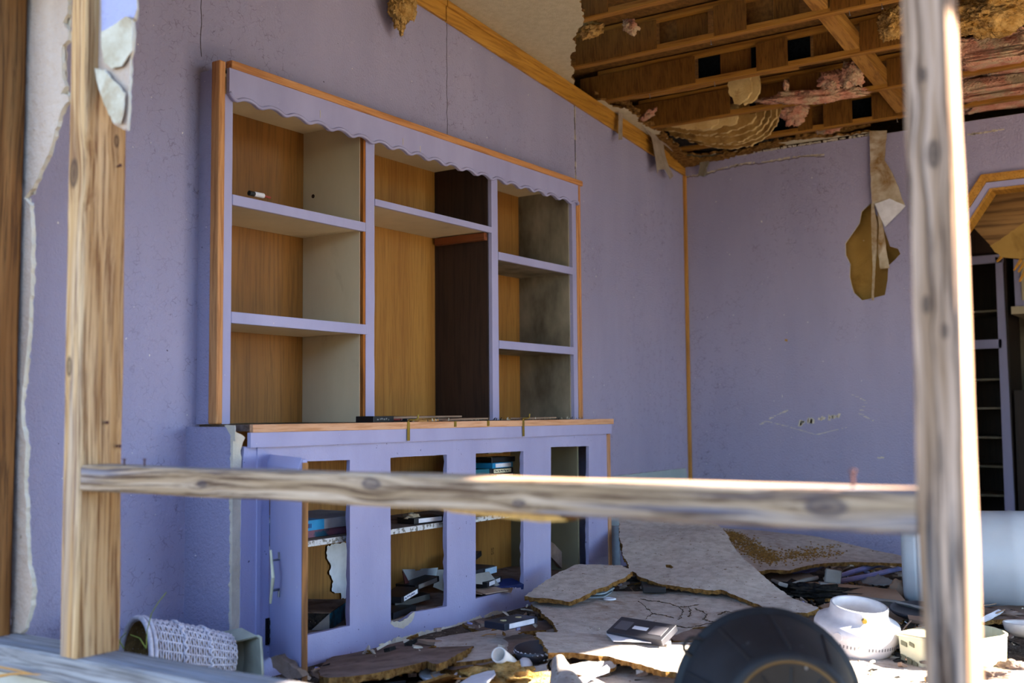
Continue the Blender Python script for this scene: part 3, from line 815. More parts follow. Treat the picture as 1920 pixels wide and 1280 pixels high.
for y, xs in ((4.55, (-1.9,)), (5.04, (-2.15, -1.45, -1.3)), (5.55, (-2.75, -2.35)), (6.075, (-1.9,)), (6.545, (-2.1, -1.62))):
    par = [o for o in COL.objects if o.name.startswith('roof_truss') and abs(o.location.y - y) < .01][0]
    for x in xs:
        m = MB(); z = ceil_z(y)
        m.tube([(x, y + .02, z + .002), (x + .003, y + .02, z - .022)], .0016, 6); m.tube([(x + .003, y + .02, z - .022), (x + .003, y + .02, z - .0245)], .0045, 8)
        m.build('nail', M_STEEL, par, label='shiny nail poking down from the chord')
m = MB()
for a, b in ((4.60, 5.03), (5.09, 5.54), (5.60, 6.06), (6.125, 6.53)):
    m.hexa([(-1.615, a, ceil_z(a) + .02), (-1.54, a, ceil_z(a) + .02), (-1.54, b, ceil_z(b) + .02), (-1.615, b, ceil_z(b) + .02),
            (-1.615, a, ceil_z(a) + .105), (-1.54, a, ceil_z(a) + .105), (-1.54, b, ceil_z(b) + .105), (-1.615, b, ceil_z(b) + .105)])
m.build('blocking_board', wood('yellow spruce blocking', 'a87a38', '9d6e2e', '7a5220', 'y', 60, 10), label='golden blocking board crossing between the trusses over the back wall', cat='board', bevel=.002)
slab('loose_lath', [(-2.959,5.585,2.735),(-2.731,5.616,2.732),(-2.501,5.624,2.731),(-2.233,5.595,2.734),(-2.05,5.597,2.734),(-1.885,5.616,2.732),(-1.873,5.582,2.735),(-2.037,5.562,2.737),(-2.222,5.567,2.737),(-2.481,5.58,2.735),(-2.713,5.579,2.735),(-2.947,5.563,2.737)],
     .008, [M_TRUSS], label='thin bowed lath sagging below the truss beside the honeycomb', cat='lath', up=(0, 0, -1), jag=0, step=.05, grid=0)

# honeycomb
def zA(p):
    return p
combs = [
 (5.75, [(-2.33,2.814),(-2.208,2.805),(-2.209,2.772),(-2.205,2.721),(-2.22,2.686),(-2.254,2.653),(-2.281,2.642),(-2.307,2.656),(-2.333,2.705),(-2.348,2.763)], 0, 'larger pale honeycomb lobe hanging above the lower stack'),
 (5.80, [(-2.23,2.822),(-2.181,2.813),(-2.17,2.753),(-2.18,2.71),(-2.208,2.664),(-2.234,2.655),(-2.271,2.658),(-2.28,2.702)], 0, 'smaller honeycomb lobe tucked right behind the upper one'),
 (6.125, [(-2.888,2.772),(-2.565,2.768),(-2.562,2.692),(-2.575,2.659),(-2.634,2.641),(-2.7,2.643),(-2.788,2.665),(-2.879,2.69),(-2.897,2.717)], 0, 'broad pale honeycomb in front of the stack, left end'),
 (6.155, [(-2.636,2.787),(-2.459,2.771),(-2.456,2.688),(-2.473,2.657),(-2.516,2.65),(-2.603,2.639),(-2.713,2.647),(-2.711,2.75)], 0, 'second honeycomb lobe of the stack with a dark pit'),
 (6.19, [(-2.651,2.798),(-2.356,2.769),(-2.35,2.686),(-2.38,2.65),(-2.438,2.631),(-2.538,2.62),(-2.655,2.62),(-2.804,2.65),(-2.956,2.694),(-3.002,2.72),(-2.955,2.755)], 1, 'long brown honeycomb under the two front lobes'),
 (6.235, [(-2.524,2.78),(-2.307,2.778),(-2.313,2.69),(-2.356,2.642),(-2.435,2.613),(-2.507,2.597),(-2.638,2.616),(-2.749,2.647),(-2.747,2.732)], 0, 'honeycomb fourth from the front of the stack'),
 (6.28, [(-2.469,2.809),(-2.288,2.792),(-2.294,2.697),(-2.331,2.648),(-2.388,2.602),(-2.475,2.574),(-2.584,2.572),(-2.732,2.601),(-2.845,2.639),(-2.968,2.676),(-2.975,2.706),(-2.767,2.731)], 1, 'dark crusted honeycomb, third from the back of the stack'),
 (6.325, [(-2.415,2.811),(-2.266,2.806),(-2.276,2.698),(-2.319,2.643),(-2.377,2.596),(-2.442,2.575),(-2.508,2.567),(-2.603,2.574),(-2.714,2.619),(-2.563,2.709)], 0, 'honeycomb last but one in the stack'),
 (6.37, [(-2.396,2.818),(-2.26,2.819),(-2.263,2.727),(-2.293,2.662),(-2.337,2.613),(-2.395,2.58),(-2.475,2.557),(-2.585,2.559),(-2.696,2.582),(-2.81,2.621),(-2.886,2.654),(-2.808,2.7),(-2.508,2.71)], 0, 'outermost curved honeycomb, lowest and rearmost of the stack'),
]
for i, (y, pts, dk, lab) in enumerate(combs):
    c0 = sum(p[0] for p in pts) / len(pts)
    slab('honeycomb', [(x, y + .10 * (x - c0) ** 2, z) for x, z in pts], .020, [M_COMBD if dk or i > 4 else M_COMB, M_COMB, M_COMBD], up=(0, -1, 0), jag=.005, step=.015, grid=.04,  # rear faces take the darker wax to imitate dark gaps between combs
         warp=.012, wfreq=6, seed=40 + i, label=lab, cat='honeycomb', group='honeycombs hanging between the trusses')
slab('comb_residue', [(-3.068,6.344,2.68),(-2.944,6.291,2.685),(-2.84,6.455,2.669),(-2.658,6.636,2.651),(-2.446,6.647,2.65),(-2.355,6.691,2.646),(-2.497,6.784,2.637),(-2.85,6.734,2.642),(-2.99,6.618,2.653),(-3.061,6.488,2.666)], .03, [M_CHAR], up=(0, 0, -1), jag=.01, step=.02, grid=.04, warp=.02, seed=51,
     label='dark crumbly comb residue lying on the ceiling edge behind the honeycombs', cat='residue')

# insulation wads
def wad(c, size, mat, lab, seed, **k):
    if seed in (10, 11):
        k['boxy'] = .35
    return lump('insulation', c, size, mat, seed=seed, label=lab, cat='insulation', group='fibreglass insulation scraps in the roof', rough=.32, freq=5, n=5, fine=.22, **k)
wad((-1.956,6.016,2.692), (.26, .03, .035), M_PINK, 'pink ragged insulation fringe along the truss right of the honeycomb', 1, rot=rotm(0, 4, 5))
wad((-2.099,6.158,2.668), (.07, .03, .075), M_PINK, 'pink insulation tuft dangling beside the honeycomb stack', 2, rot=rotm(0, 25, 0))
wad((-1.681,5.878,2.736), (.055, .03, .07), M_PINK, 'pink and grey torn insulation tuft against the golden blocking board', 3)
wad((-1.819,5.976,2.756), (.07, .03, .05), M_PINK, 'small square of pink insulation between two brown gussets', 4)
wad((-1.332,5.404,2.803), (.07, .05, .07), M_YELLOW, 'yellow insulation wad peeking out left of the right post', 5)
wad((-2.647,4.71,2.841), (.07, .04, .035), M_YELLOW, 'yellow insulation tuft at the torn edge of the cream ceiling', 6)
wad((-2.454,4.77,2.835), (.04, .03, .03), M_PINK, 'small curled pink insulation tag near the torn ceiling edge', 7, rot=rotm(0, 35, 0))
wad((-3.02,3.653,2.698), (.03, .055, .085), M_YELLOW, 'orange yellow insulation hanging over the moulding at the top of the picture', 8)
wad((-3.02,3.728,2.731), (.02, .03, .05), M_YELLOW, 'grey yellow insulation scrap right of the orange wad above the moulding', 9)
wad((-0.966,6.04,2.76), (.26, .16, .055), M_PINK, 'upper pink insulation batt right of the right post', 10)
wad((-1.05,6.553,2.709), (.26, .16, .055), M_PINK, 'lower pink insulation batt right of the right post', 11)
wad((-0.887,5.489,2.794), (.20, .12, .08), M_YELLOW, 'yellow grey insulation bulging at the top right corner', 12)
wad((-2.928,5.926,2.731), (.05, .02, .02), M_PINK, 'thin pink insulation wisp above the lath at the left', 13, rot=rotm(0, -25, 0))
wad((-2.044,6.634,2.661), (.07, .03, .03), M_PINK, 'dim pink insulation lump just above the back wall', 14)
wad((-2.069,5.936,2.76), (.014, .02, .028), M_PINK, 'narrow pink insulation plug between gussets above the honeycomb', 15)

# tapes and rags hanging from the ceiling edge
slab('hanging_tape', [(-3.03,5.718,2.736),(-3.03,5.773,2.749),(-3.03,5.76,2.553),(-3.03,5.712,2.543)], .002, [M_TAPE], up=(1, 0, 0), jag=.001, step=.02, grid=.03, label='narrow grey tape strip hanging straight down over the moulding', cat='tape')
slab('hanging_rag', [(-3.02,5.921,2.718),(-3.02,6.008,2.724),(-3.02,6.17,2.685),(-3.02,6.245,2.652),(-3.02,6.354,2.647),(-3.02,6.449,2.616),(-3.02,6.306,2.637),(-3.02,6.319,2.57),(-3.02,6.364,2.508),(-3.02,6.442,2.452),(-3.02,6.392,2.422),(-3.02,6.315,2.471),(-3.02,6.222,2.454),(-3.02,6.197,2.422),(-3.02,6.178,2.508),(-3.02,6.138,2.644),(-3.02,6.006,2.69)],
     .003, [M_TAPE], up=(1, 0, 0), jag=.001, step=.015, grid=.03, warp=.02, seed=5, label='forked grey rag hanging over the moulding near the room corner', cat='rag')
slab('hanging_splinter', [(-2.943,6.7,2.634),(-2.885,6.7,2.625),(-2.883,6.7,2.567),(-2.898,6.7,2.541),(-2.915,6.7,2.485),(-2.957,6.7,2.498),(-2.944,6.7,2.561)], .02, [M_GRIME], up=(0, -1, 0), jag=.002, step=.01, grid=.02, label='short grey splintered stub hanging at the top of the back wall', cat='splinter')
t = thing('paper_flap', 'long stained paper flap folded down over the torn hole in the back wall', 'paper', (-1.76,6.72,2.603))
slab('upper_sheet', [(-1.824,6.725,2.63),(-1.717,6.725,2.614),(-1.729,6.725,2.516),(-1.738,6.725,2.435),(-1.693,6.725,2.343),(-1.627,6.725,2.139),(-1.689,6.725,2.081),(-1.751,6.725,2.028),(-1.777,6.725,2.094),(-1.801,6.725,2.152),(-1.823,6.725,2.175),(-1.827,6.725,2.351)], .004, [M_PAPER], t, up=(0, -1, 0), jag=.0015, step=.02, grid=.03, warp=.016, seed=6)
slab('fold', [(-1.804,6.715,2.171),(-1.714,6.715,2.193),(-1.622,6.715,2.137),(-1.693,6.715,2.073),(-1.748,6.715,2.023),(-1.778,6.715,2.095)], .003, [M_LABEL], t, up=(0, -1, 0), jag=.001, step=.02, grid=.03, warp=.008, seed=7, label='paler folded tip of the flap')
slab('strip', [(-1.832,6.735,2.177),(-1.816,6.735,2.175),(-1.798,6.735,2.048),(-1.806,6.735,1.884),(-1.824,6.735,1.721),(-1.834,6.735,1.581),(-1.847,6.735,1.582),(-1.834,6.735,1.788),(-1.835,6.735,1.986)], .004, [M_PAPER], t, up=(0, -1, 0), jag=.001, step=.02, grid=.04, seed=8)
slab('strip', [(-1.793,6.728,2.145),(-1.771,6.728,2.11),(-1.756,6.728,1.977),(-1.744,6.728,1.851),(-1.731,6.728,1.772),(-1.788,6.728,1.77),(-1.797,6.728,1.882),(-1.787,6.728,2.013)], .004, [M_PAPER], t, up=(0, -1, 0), jag=.001, step=.02, grid=.04, seed=9)

# fallen panel and pantry seen through the arch
t = thing('fallen_panel', 'oak grained panel hanging askew behind the arch opening', 'panel', (-1.173,7.2,1.85))
slab('board', [(-1.341,7.2,2.049),(-1.142,7.2,2.294),(-0.912,7.2,2.445),(-0.723,7.2,2.129),(-1.032,7.2,2.007),(-1.185,7.2,1.851)], .02, [wood('fallen oak panel', 'a07a4c', '8d683d', '5c4226', 'x', 26, 7, .6, .2), M_FIBER, M_FIBER], t, up=(0, -1, 0), jag=.001, step=.03, grid=.1, seed=3)
slab('raw_back', [(-1.243,7.195,1.918),(-1.03,7.195,2.049),(-0.808,7.195,2.138),(-0.82,7.195,1.818),(-1.053,7.195,1.816),(-1.127,7.195,1.832),(-1.184,7.195,1.843)], .02, [M_KRAFT, M_FIBER, M_FIBER], t, up=(0, -1, 0), jag=.004, step=.02, grid=.06, seed=5, label='raw tan underside of the panel')
for i, (a, b, c2, d) in enumerate(((1915, 488, 1901, 507), (1922, 490, 1908, 509), (1920, 505, 1910, 527), (1876, 482, 1869, 490))):
    pass
m = MB()
for a, b in (((-1.066,7.18,1.818),(-1.11,7.18,1.753)), ((-1.039,7.18,1.809),(-1.086,7.18,1.742)), ((-1.035,7.18,1.77),(-1.082,7.18,1.682)), ((-1.176,7.18,1.844),(-1.204,7.18,1.814))):
    m.tube([a, b], [.012, .006], 5)
m.build('splinter', M_OAK, t, label='pale splintered lath ends')
t = thing('pantry_cabinet', 'tall dark pantry cabinet with lavender frame standing in the kitchen beyond the arch', 'cabinet', (-1.55, 8.7, .02))
MB().hexa([(-1.452, 8.60, .02), (-1.385, 8.60, .02), (-1.385, 8.62, .02), (-1.452, 8.62, .02), (-1.452 - .0, 8.60, 2.03), (-1.405, 8.60, 2.03), (-1.405, 8.62, 2.03), (-1.452, 8.62, 2.03)]).build('frame_stile', M_PAINT, t)
for b_ in ((-1.40, 1.99, 2.05), (-1.43, 1.36, 1.425), (-1.43, .02, .11)):
    MB().box(-1.95, b_[0], 8.60, 8.62, b_[1], b_[2]).build('frame_rail', M_PAINT, t)
MB().box(-1.97, -1.90, 8.60, 8.62, .02, 2.05).build('frame_stile', M_PAINT, t)
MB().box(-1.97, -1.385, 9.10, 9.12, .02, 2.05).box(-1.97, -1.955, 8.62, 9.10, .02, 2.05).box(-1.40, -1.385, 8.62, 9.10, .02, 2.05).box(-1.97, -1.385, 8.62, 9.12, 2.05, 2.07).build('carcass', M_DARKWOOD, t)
for z in (1.644, 1.138, 0.926, 0.71, 0.498, 0.287):
    MB().box(-1.955, -1.40, 8.64, 9.10, z - .012, z + .002).build('shelf', M_GRIME, t)
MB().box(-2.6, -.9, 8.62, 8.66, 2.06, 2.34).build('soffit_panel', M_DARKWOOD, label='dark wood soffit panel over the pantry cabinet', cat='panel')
t = thing('kitchen_wall_cabinet', 'lavender framed kitchen wall cabinet at the right picture edge beyond the arch', 'cabinet', (-1.1, 8.6, 1.6))
MB().box(-1.33, -.6, 8.60, 9.2, 1.66, 2.05).build('body', M_PAINT, t)
MB().box(-1.28, -.8, 8.585, 8.60, 1.70, 2.0).build('door', M_BEIGE, t)
MB().box(-1.35, -.6, 8.55, 9.2, 1.60, 1.655).build('bottom_board', M_BEIGE, t)
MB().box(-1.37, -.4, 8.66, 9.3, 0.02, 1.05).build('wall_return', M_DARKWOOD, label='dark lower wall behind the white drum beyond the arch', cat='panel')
# ================================================================== built-in bookcase
M_CASE = wood('salmon toned pine casing', 'c58d58', 'bd8350', '9d6638', 'z', 80, 12, .55, .3, bump=.15)
M_CASEY = wood('salmon toned pine casing lengthwise', 'c58d58', 'bd8350', '9d6638', 'y', 80, 12, .55, .3, bump=.15, weather=('dcb48c', 25, .68, .75))
bk = thing('built_in_bookcase', 'lavender built-in bookcase with scalloped header and three open bays set in the left wall', 'bookcase', (-3.1, 2.6, .875))
MB().box(XW - .01, XU - .03, 2.598, 2.612, .877, 2.148).build('side_panel', M_WALL, bk)
MB().box(-3.018, -2.974, 2.592, 2.621, .877, 2.176).build('casing', M_CASE, bk, bevel=.005, label='salmon pine upright at the left side')
MB().box(XW, -2.972, 5.105, 5.140, .877, 2.168).box(-2.974, -2.966, 5.118, 5.136, .877, 2.168).build('casing', M_CASE, bk, bevel=.004, label='salmon pine upright at the right side')
MB().box(-2.990, -2.955, 2.632, 5.146, 2.153, 2.182).build('casing', M_CASEY, bk, bevel=.004, label='salmon pine strip along the top')
MB().box(XW - .25, -2.978, 2.612, 5.12, 2.146, 2.153).build('top_board', M_GRIME, bk)
# scalloped valance
P_, Z0, PER = [], 2.036, .1245
yv = 2.628
while yv < 5.105:
    t_ = ((yv - 2.655) / PER) % 1.0
    P_.append((yv, Z0 + .008 - .008 * math.cos(2 * math.pi * (t_ + .06 * math.sin(2 * math.pi * t_))) + (.016 * max(0, (2.66 - yv) / .035)) + (.004 if yv > 4.6 else 0)))
    yv += PER / 14
P_.append((5.105, Z0 + .006))
m = MB()
k = len(P_)
for x in (-2.978, -2.963):
    for y, z in P_:
        m.v.append(Vector((x, y, z)))
    for y, z in P_:
        m.v.append(Vector((x, y, 2.153)))
for i in range(k - 1):
    m.f += [(2 * k + i, 2 * k + i + 1, 3 * k + i + 1, 3 * k + i), (i, k + i, k + i + 1, i + 1), (i, i + 1, 2 * k + i + 1, 2 * k + i)]
    m.m += [0, 0, 0]
m.f += [(0, 2 * k, 3 * k, k), (k - 1, 2 * k - 1, 4 * k - 1, 3 * k - 1)]; m.m += [0, 0]
va = m.build('valance', M_PAINT, bk, label='scalloped lavender header board')
MB().tube([(-2.962, y, z + .003) for y, z in P_], .0068, 8).build('bead', M_PAINT, va, smooth=True)
chp = MB()
for y, z0, z1 in ((3.09, 2.075, 2.105), (3.60, 2.07, 2.10), (3.72, 2.06, 2.09)):
    chp.box(-2.9628, -2.9618, y, y + .003, z0, z1)
chp.build('paint_chip', M_GYP, va, label='pale chipped scratches')
for i, (a, b) in enumerate(((2.621, 2.659), (3.380, 3.434), (4.294, 4.347), (5.062, 5.105))):
    s_ = MB()
    n_ = 30
    for j in range(n_ + 1):                      # slightly uneven painted edge
        z = .877 + (2.06 - .877) * j / n_
        e = (.004 * noise.noise(Vector((z * 9, i * 3.1, 0))) if i == 1 else .0008 * noise.noise(Vector((z * 9, i * 3.1, 0))))
        s_.v += [Vector((-2.998, a, z)), Vector((-2.979, a, z)), Vector((-2.979, b + e, z)), Vector((-2.998, b + e, z))]
        if j:
            q = 4 * j
            for c in range(4):
                d = (c + 1) % 4
                s_.f.append((q - 4 + c, q - 4 + d, q + d, q + c)); s_.m.append(0)
    s_.f += [(0, 1, 2, 3), (4 * n_, 4 * n_ + 1, 4 * n_ + 2, 4 * n_ + 3)]; s_.m += [0, 0]
    s_.build('stile', M_PAINT, bk)
MB().box(-2.998, -2.981, 3.366, 3.380, .877, 2.06).build('raw_edge', wood('dark orange raw edge', 'a8692c', '9a5c24', '5f3a18', 'z', 60, 9, .7, .2), bk, label='unpainted orange wood edge beside the second stile')
MB().box(-3.33, -3.32, 2.62, 3.37, .877, 2.14).build('back_panel', wood('plywood bay one', '7d5220', '895c26', '583810', 'z', 90, 5, .5, .4, bump=.06, elong=.03, contrast=.5), bk)
MB().box(-3.33, -3.32, 3.40, 4.30, .877, 2.14).build('back_panel', wood('plywood bay two', '94662c', 'a37636', '74491a', 'z', 110, 7, .5, .4, bump=.06, elong=.03, contrast=.5), bk)
MB().box(-3.33, -3.32, 4.32, 5.08, .877, 2.14).build('back_panel', M_PLY, bk)
MB().box(-3.32, -2.998, 3.362, 3.374, .877, 2.125).build('partition', M_BEIGE, bk, label='beige painted partition right of the first bay')
MB().box(-3.32, -2.998, 4.285, 4.305, .877, 2.125).build('partition', M_DARKWOOD, bk, label='dark brown partition right of the middle bay')
MB().box(-3.32, -2.998, 5.052, 5.066, .877, 2.125).build('partition', M_GRIME, bk, label='grimy grey partition right of the third bay')
for y in (2.612, 3.42, 4.335):
    MB().box(-3.32, -2.998, y, y + .01, .877, 2.125).build('partition', M_BEIGE, bk)
MB().box(-3.32, -2.98, 2.62, 5.06, 2.122, 2.134).build('bay_ceiling', M_BEIGE, bk)
MB().box(-3.13, -3.127, 3.6, 3.9, 2.1205, 2.122).build('seam', M_DARKWOOD, bk)
m = MB(); m.lathe([(.0, -.0008), (.0085, -.0008), (.0085, .002)], (-3.261,3.361,1.842), (0, 1, 0), 16)
m.build('peg_hole', plain('hole shadow brown', '3a2a1c', .9, .1), bk)
def shelf(y0, y1, zb, zt, mat, sag=0):
    s = MB().box(-3.318, -2.990, y0, y1, zb + .004, zt - .004).build('shelf', mat, bk)
    MB().box(-2.992, -2.976, y0, y1 + .004, zb, zt).build('shelf_lip', M_PAINT, s, bevel=.0015)
shelf(2.660, 3.372, 1.662, 1.700, M_BEIGE)
shelf(2.660, 3.384, 1.236, 1.277, M_BEIGE)
shelf(3.436, 4.292, 1.781, 1.810, M_BEIGE)
shelf(4.349, 5.060, 1.657, 1.696, M_GRIME)
shelf(4.349, 5.060, 1.223, 1.263, M_GRIME)
MB().box(-3.30, -2.999, 4.258, 4.284, 1.745, 1.781).build('cleat', wood('reddish cleat', '7c4526', '6c3a1e', '4c2814', 'x', 50, 8), bk, label='reddish brown cleat under the middle shelf')

# small bits lying on the upper shelf and the counter
t = thing('battery', 'small black and white battery lying on the top left shelf', 'battery', (-2.99,2.789,1.719))
a, b = Vector((-3.0,2.759,1.72)) + Vector((0, 0, .004)), Vector((-3.0,2.83,1.721)) + Vector((0, 0, .004))
MB().tube([a, a.lerp(b, .35)], .0095, 12).build('black_end', M_BLACK, t)
MB().tube([a.lerp(b, .35), b], .0093, 12).build('white_sleeve', M_LABEL, t)
MB().tube([b, b + (b - a) * .5 + Vector((0, 0, -.002))], .004, 8).build('twisted_tip', M_RED, t)

# ================================================================== countertop
ct = thing('countertop', 'lavender edged countertop with raw pine front strip running along the base cabinet', 'countertop', (-3.1, 2.62, .795))
MB().box(-3.318, -2.836, 2.615, 5.20, .852, .8735).build('top', M_BOARDD, ct)
MB().box(-2.836, -2.818, 2.618, 5.208, .8475, .8755).build('edge_strip', M_RAWY, ct, bevel=.002)
MB().box(-2.8385, -2.822, 2.612, 5.190, .796, .8475).build('apron', M_PAINT, ct)
def bracket(u0, tall, name='bracket'):
    y, z = u0
    b = MB().box(-2.8178, -2.8155, y, y + .016, (.800 if tall else .852), .876)
    if tall:
        b.tube([(-2.817, y + .008, .876), (-2.85, y + .05, .884), (-2.85, y + .095, .884), (-2.85, y + .11, .889), (-2.85, y + .115, .905)], .004, 6)
    b.build(name, M_BRASS, ct, label='brass hook bracket' if tall else 'short brass clip')
bracket((3.449,0.83), 1); bracket((4.304,0.832), 1)
bracket((3.767,0.856), 0); bracket((4.015,0.858), 0)

# ================================================================== base cabinet
bc = thing('base_cabinet', 'lavender built-in base cabinet with four door openings and one door hanging open', 'cabinet', (-2.9, 2.56, 0))
MB().box(XW - .01, -2.845, 2.553, 2.566, 0, .868).build('side_panel', M_WALL, bc)
slab('broken_corner', [(-2.842, 2.551, 0), (-2.842, 2.588, 0), (-2.842, 2.590, .2), (-2.842, 2.586, .5), (-2.842, 2.595, .62), (-2.842, 2.588, .80), (-2.842, 2.605, .83), (-2.842, 2.551, .86)],
     .014, [M_GYP, M_GYP, M_GYP], bc, up=(1, 0, 0), jag=.003, step=.012, grid=.03, skip={7}, seed=3, label='exposed white gypsum corner')
slab('broken_top_corner', [(-2.884,2.55,0.874),(-2.831,2.55,0.872),(-2.83,2.55,0.82),(-2.849,2.55,0.821),(-2.854,2.55,0.841),(-2.865,2.55,0.854)], .002, [M_GYP], bc, up=(0, -1, 0), jag=.001, step=.01, grid=0, seed=4, label='chipped gypsum corner patch')
O = [[(2.721,0.116),(3.133,0.11),(3.132,0.734),(2.716,0.743)],[(3.373,0.085),(3.436,0.077),(3.483,0.088),(3.525,0.101),(3.74,0.092),(3.745,0.733),(3.371,0.734)],[(3.95,0.094),(4.335,0.094),(4.346,0.729),(3.957,0.731)],[(4.581,0.099),(4.953,0.093),(4.971,0.735),(4.594,0.741)]]
slab('face_frame', [(XB, 2.585, 0), (XB, 5.163, 0), (XB, 5.163, .80), (XB, 2.60, .80), (XB, 2.588, .6), (XB, 2.586, .3)], .02, [M_PAINT2, M_PAINT2, M_BEIGE], bc, up=(1, 0, 0), jag=.0012, step=.03, grid=.3, skip={0, 1, 2},
     holes=[[(XB, y, z) for y, z in h] for h in O], hole_jag=.0006)
MB().box(-2.8405, -2.834, 2.655, 2.672, 0, .80).build('stile_bead', M_PAINT, bc)
MB().box(-2.850, -2.832, 5.163, 5.192, 0, .797).build('corner_strip', M_RAWZ, bc, bevel=.002, label='raw pinkish pine corner strip')
MB().box(XW - .01, -2.85, 5.175, 5.19, 0, .85).build('side_panel', M_WALL, bc)
for pts, sd_, lab in (([(3.371,0.085),(3.434,0.077),(3.481,0.089),(3.522,0.102),(3.505,0.07),(3.477,0.056),(3.433,0.05),(3.397,0.06),(3.377,0.076)], 5, 'chipped gypsum below the second opening'),
                ([(3.316,-0.001),(3.394,0.019),(3.477,0.013),(3.599,0.014),(3.763,0.005),(3.879,0.011),(3.979,0.016),(4.012,-0.008),(3.898,-0.027),(3.782,-0.034),(3.599,-0.038),(3.46,-0.035),(3.329,-0.023)], 6, 'broken gypsum along the cabinet foot'),
                ([(3.999,0.008),(4.083,0.016),(4.234,0.003),(4.416,-0.012),(4.435,-0.045),(4.233,-0.038),(4.082,-0.029),(4.011,-0.031)], 7, 'broken gypsum at the right of the cabinet foot')):
    slab('broken_plaster', [(-2.838, y, z) for y, z in pts], .004, [M_GYP], bc, up=(1, 0, 0), jag=.003, step=.01, grid=.015, warp=.006, wfreq=20, seed=sd_, label=lab)
MB().box(-3.33, -3.32, 2.57, 4.95, .05, .85).build('back_panel', M_PLY, bc)
MB().box(-3.32, -2.90, 4.95, 4.965, .05, .85).build('partition', surf('olive grey painted board', '6f6c58', '7d7a66', 3, (1, 1, .4), .6, .25), bc, label='olive grey side board in the last opening')
MB().box(-3.32, -2.862, 2.57, 2.58, .05, .85).build('partition', M_BEIGE, bc)
MB().box(-3.32, -2.862, 2.57, 5.15, .04, .085).build('bottom_board', M_BOARDD, bc)
zs_ = 0.439
sh_ = MB().box(-3.318, -2.90, 2.58, 4.94, zs_ - .018, zs_).build('shelf', M_BOARDD, bc)
MB().box(-2.903, -2.896, 2.58, 4.50, zs_ - .020, zs_ + .001).build('shelf_lip', surf('flaking white edge paint', '7a756c', 'c8c8c8', 60, rough=.8, lo=.42, hi=.5), sh_, label='flaking white front edge')
slab('torn_laminate', [(-3.31,3.502,0.339),(-3.31,3.555,0.349),(-3.31,3.613,0.348),(-3.31,3.637,0.341),(-3.31,3.638,0.104),(-3.31,3.596,0.105),(-3.31,3.589,0.129),(-3.31,3.536,0.145),(-3.31,3.542,0.186),(-3.31,3.522,0.22),(-3.31,3.528,0.256),(-3.31,3.505,0.291)], .003, [M_LABEL, M_FIBER, M_FIBER], bc, up=(1, 0, 0), jag=.004, step=.01, grid=.03, seed=5, label='torn pale laminate left on the back panel')
# open door swung past square, with its zig-zag pull
hb, fb = Vector((-2.842, 2.722, .07)), Vector((-2.489, 2.522, .07))
dv = (fb - hb).normalized(); dn = Vector((-dv.y, dv.x, 0)); dn = -dn if dn.dot(Vector((0, -1, 0))) < 0 else dn
H_ = Vector((0, 0, .695))
m = MB()
q = [hb, fb, fb - dn * .016, hb - dn * .016]
m.hexa([p for p in q] + [p + H_ for p in q])
door = m.build('door', M_PAINT, bc, label='cabinet door swung wide open', bevel=.001)
m = MB()
f2 = fb + dv * .009
q = [fb + dn * .001, f2 + dn * .001, f2 - dn * .017, fb - dn * .017]
m.hexa([p for p in q] + [p + H_ * .985 for p in q])
m.build('raw_edge', wood('chestnut door edge', '8a5a30', '9c6a38', '54341c', 'z', 40, 8, .6, .3, bump=.5), door, label='split brown raw edge of the door')
m = MB()
q = [hb + dn * .001, fb + dn * .001, fb + dn * .014, hb + dn * .014]
m.hexa([p + Vector((0, 0, .635)) for p in q] + [q[0] + Vector((0, 0, .70)), q[1] + Vector((0, 0, .70)), q[2] + Vector((0, 0, .665)), q[3] + Vector((0, 0, .665))])
m.build('top_moulding', M_PAINT, door)
c0 = hb + dv * .135 + dn * .002
hp = MB()
hp.tube([c0 + Vector((0, 0, .375)), c0 + Vector((0, 0, .350)), c0 + dn * .030 + dv * .018 + Vector((0, 0, .350)), c0 + dn * .032 + dv * .05 + Vector((0, 0, .30)), c0 + dn * .030 + dv * .018 + Vector((0, 0, .250)), c0 + Vector((0, 0, .250)), c0 + Vector((0, 0, .225))], .0048, 8)
hd = hp.build('handle', M_STEEL, door, label='old metal door pull')
MB().tube([c0 + dn * .034 + dv * .022 + Vector((0, 0, .385)), c0 + dn * .036 + dv * .062 + Vector((0, 0, .30)), c0 + dn * .034 + dv * .022 + Vector((0, 0, .21))], [.004, .006, .004], 8).build('handle', M_CREAM, door, label='cloudy plastic zig-zag grip')
hg = MB()
hy, hz = (2.709,0.16)
hg.box(-2.839, -2.834, hy - .008, hy + .008, hz - .045, hz + .045)
for dz in (-.03, 0, .03):
    hg.tube([(-2.832, hy + .004, hz + dz - .008), (-2.832, hy + .004, hz + dz + .008)], .004, 6)
hg.build('hinge', plain('black iron', '1a1718', .5, .4, .5), bc, label='black iron hinge')
slab('kick_fragment', [(-2.601,2.5,0.137),(-2.573,2.5,0.146),(-2.479,2.5,0.109),(-2.465,2.5,0.091),(-2.525,2.5,0.077),(-2.592,2.5,0.108)], .03, [M_BOARDD], up=(0, -1, 0), jag=.002, step=.01, grid=.02, label='dusty brown board scrap lying under the open cabinet door', cat='board scrap')

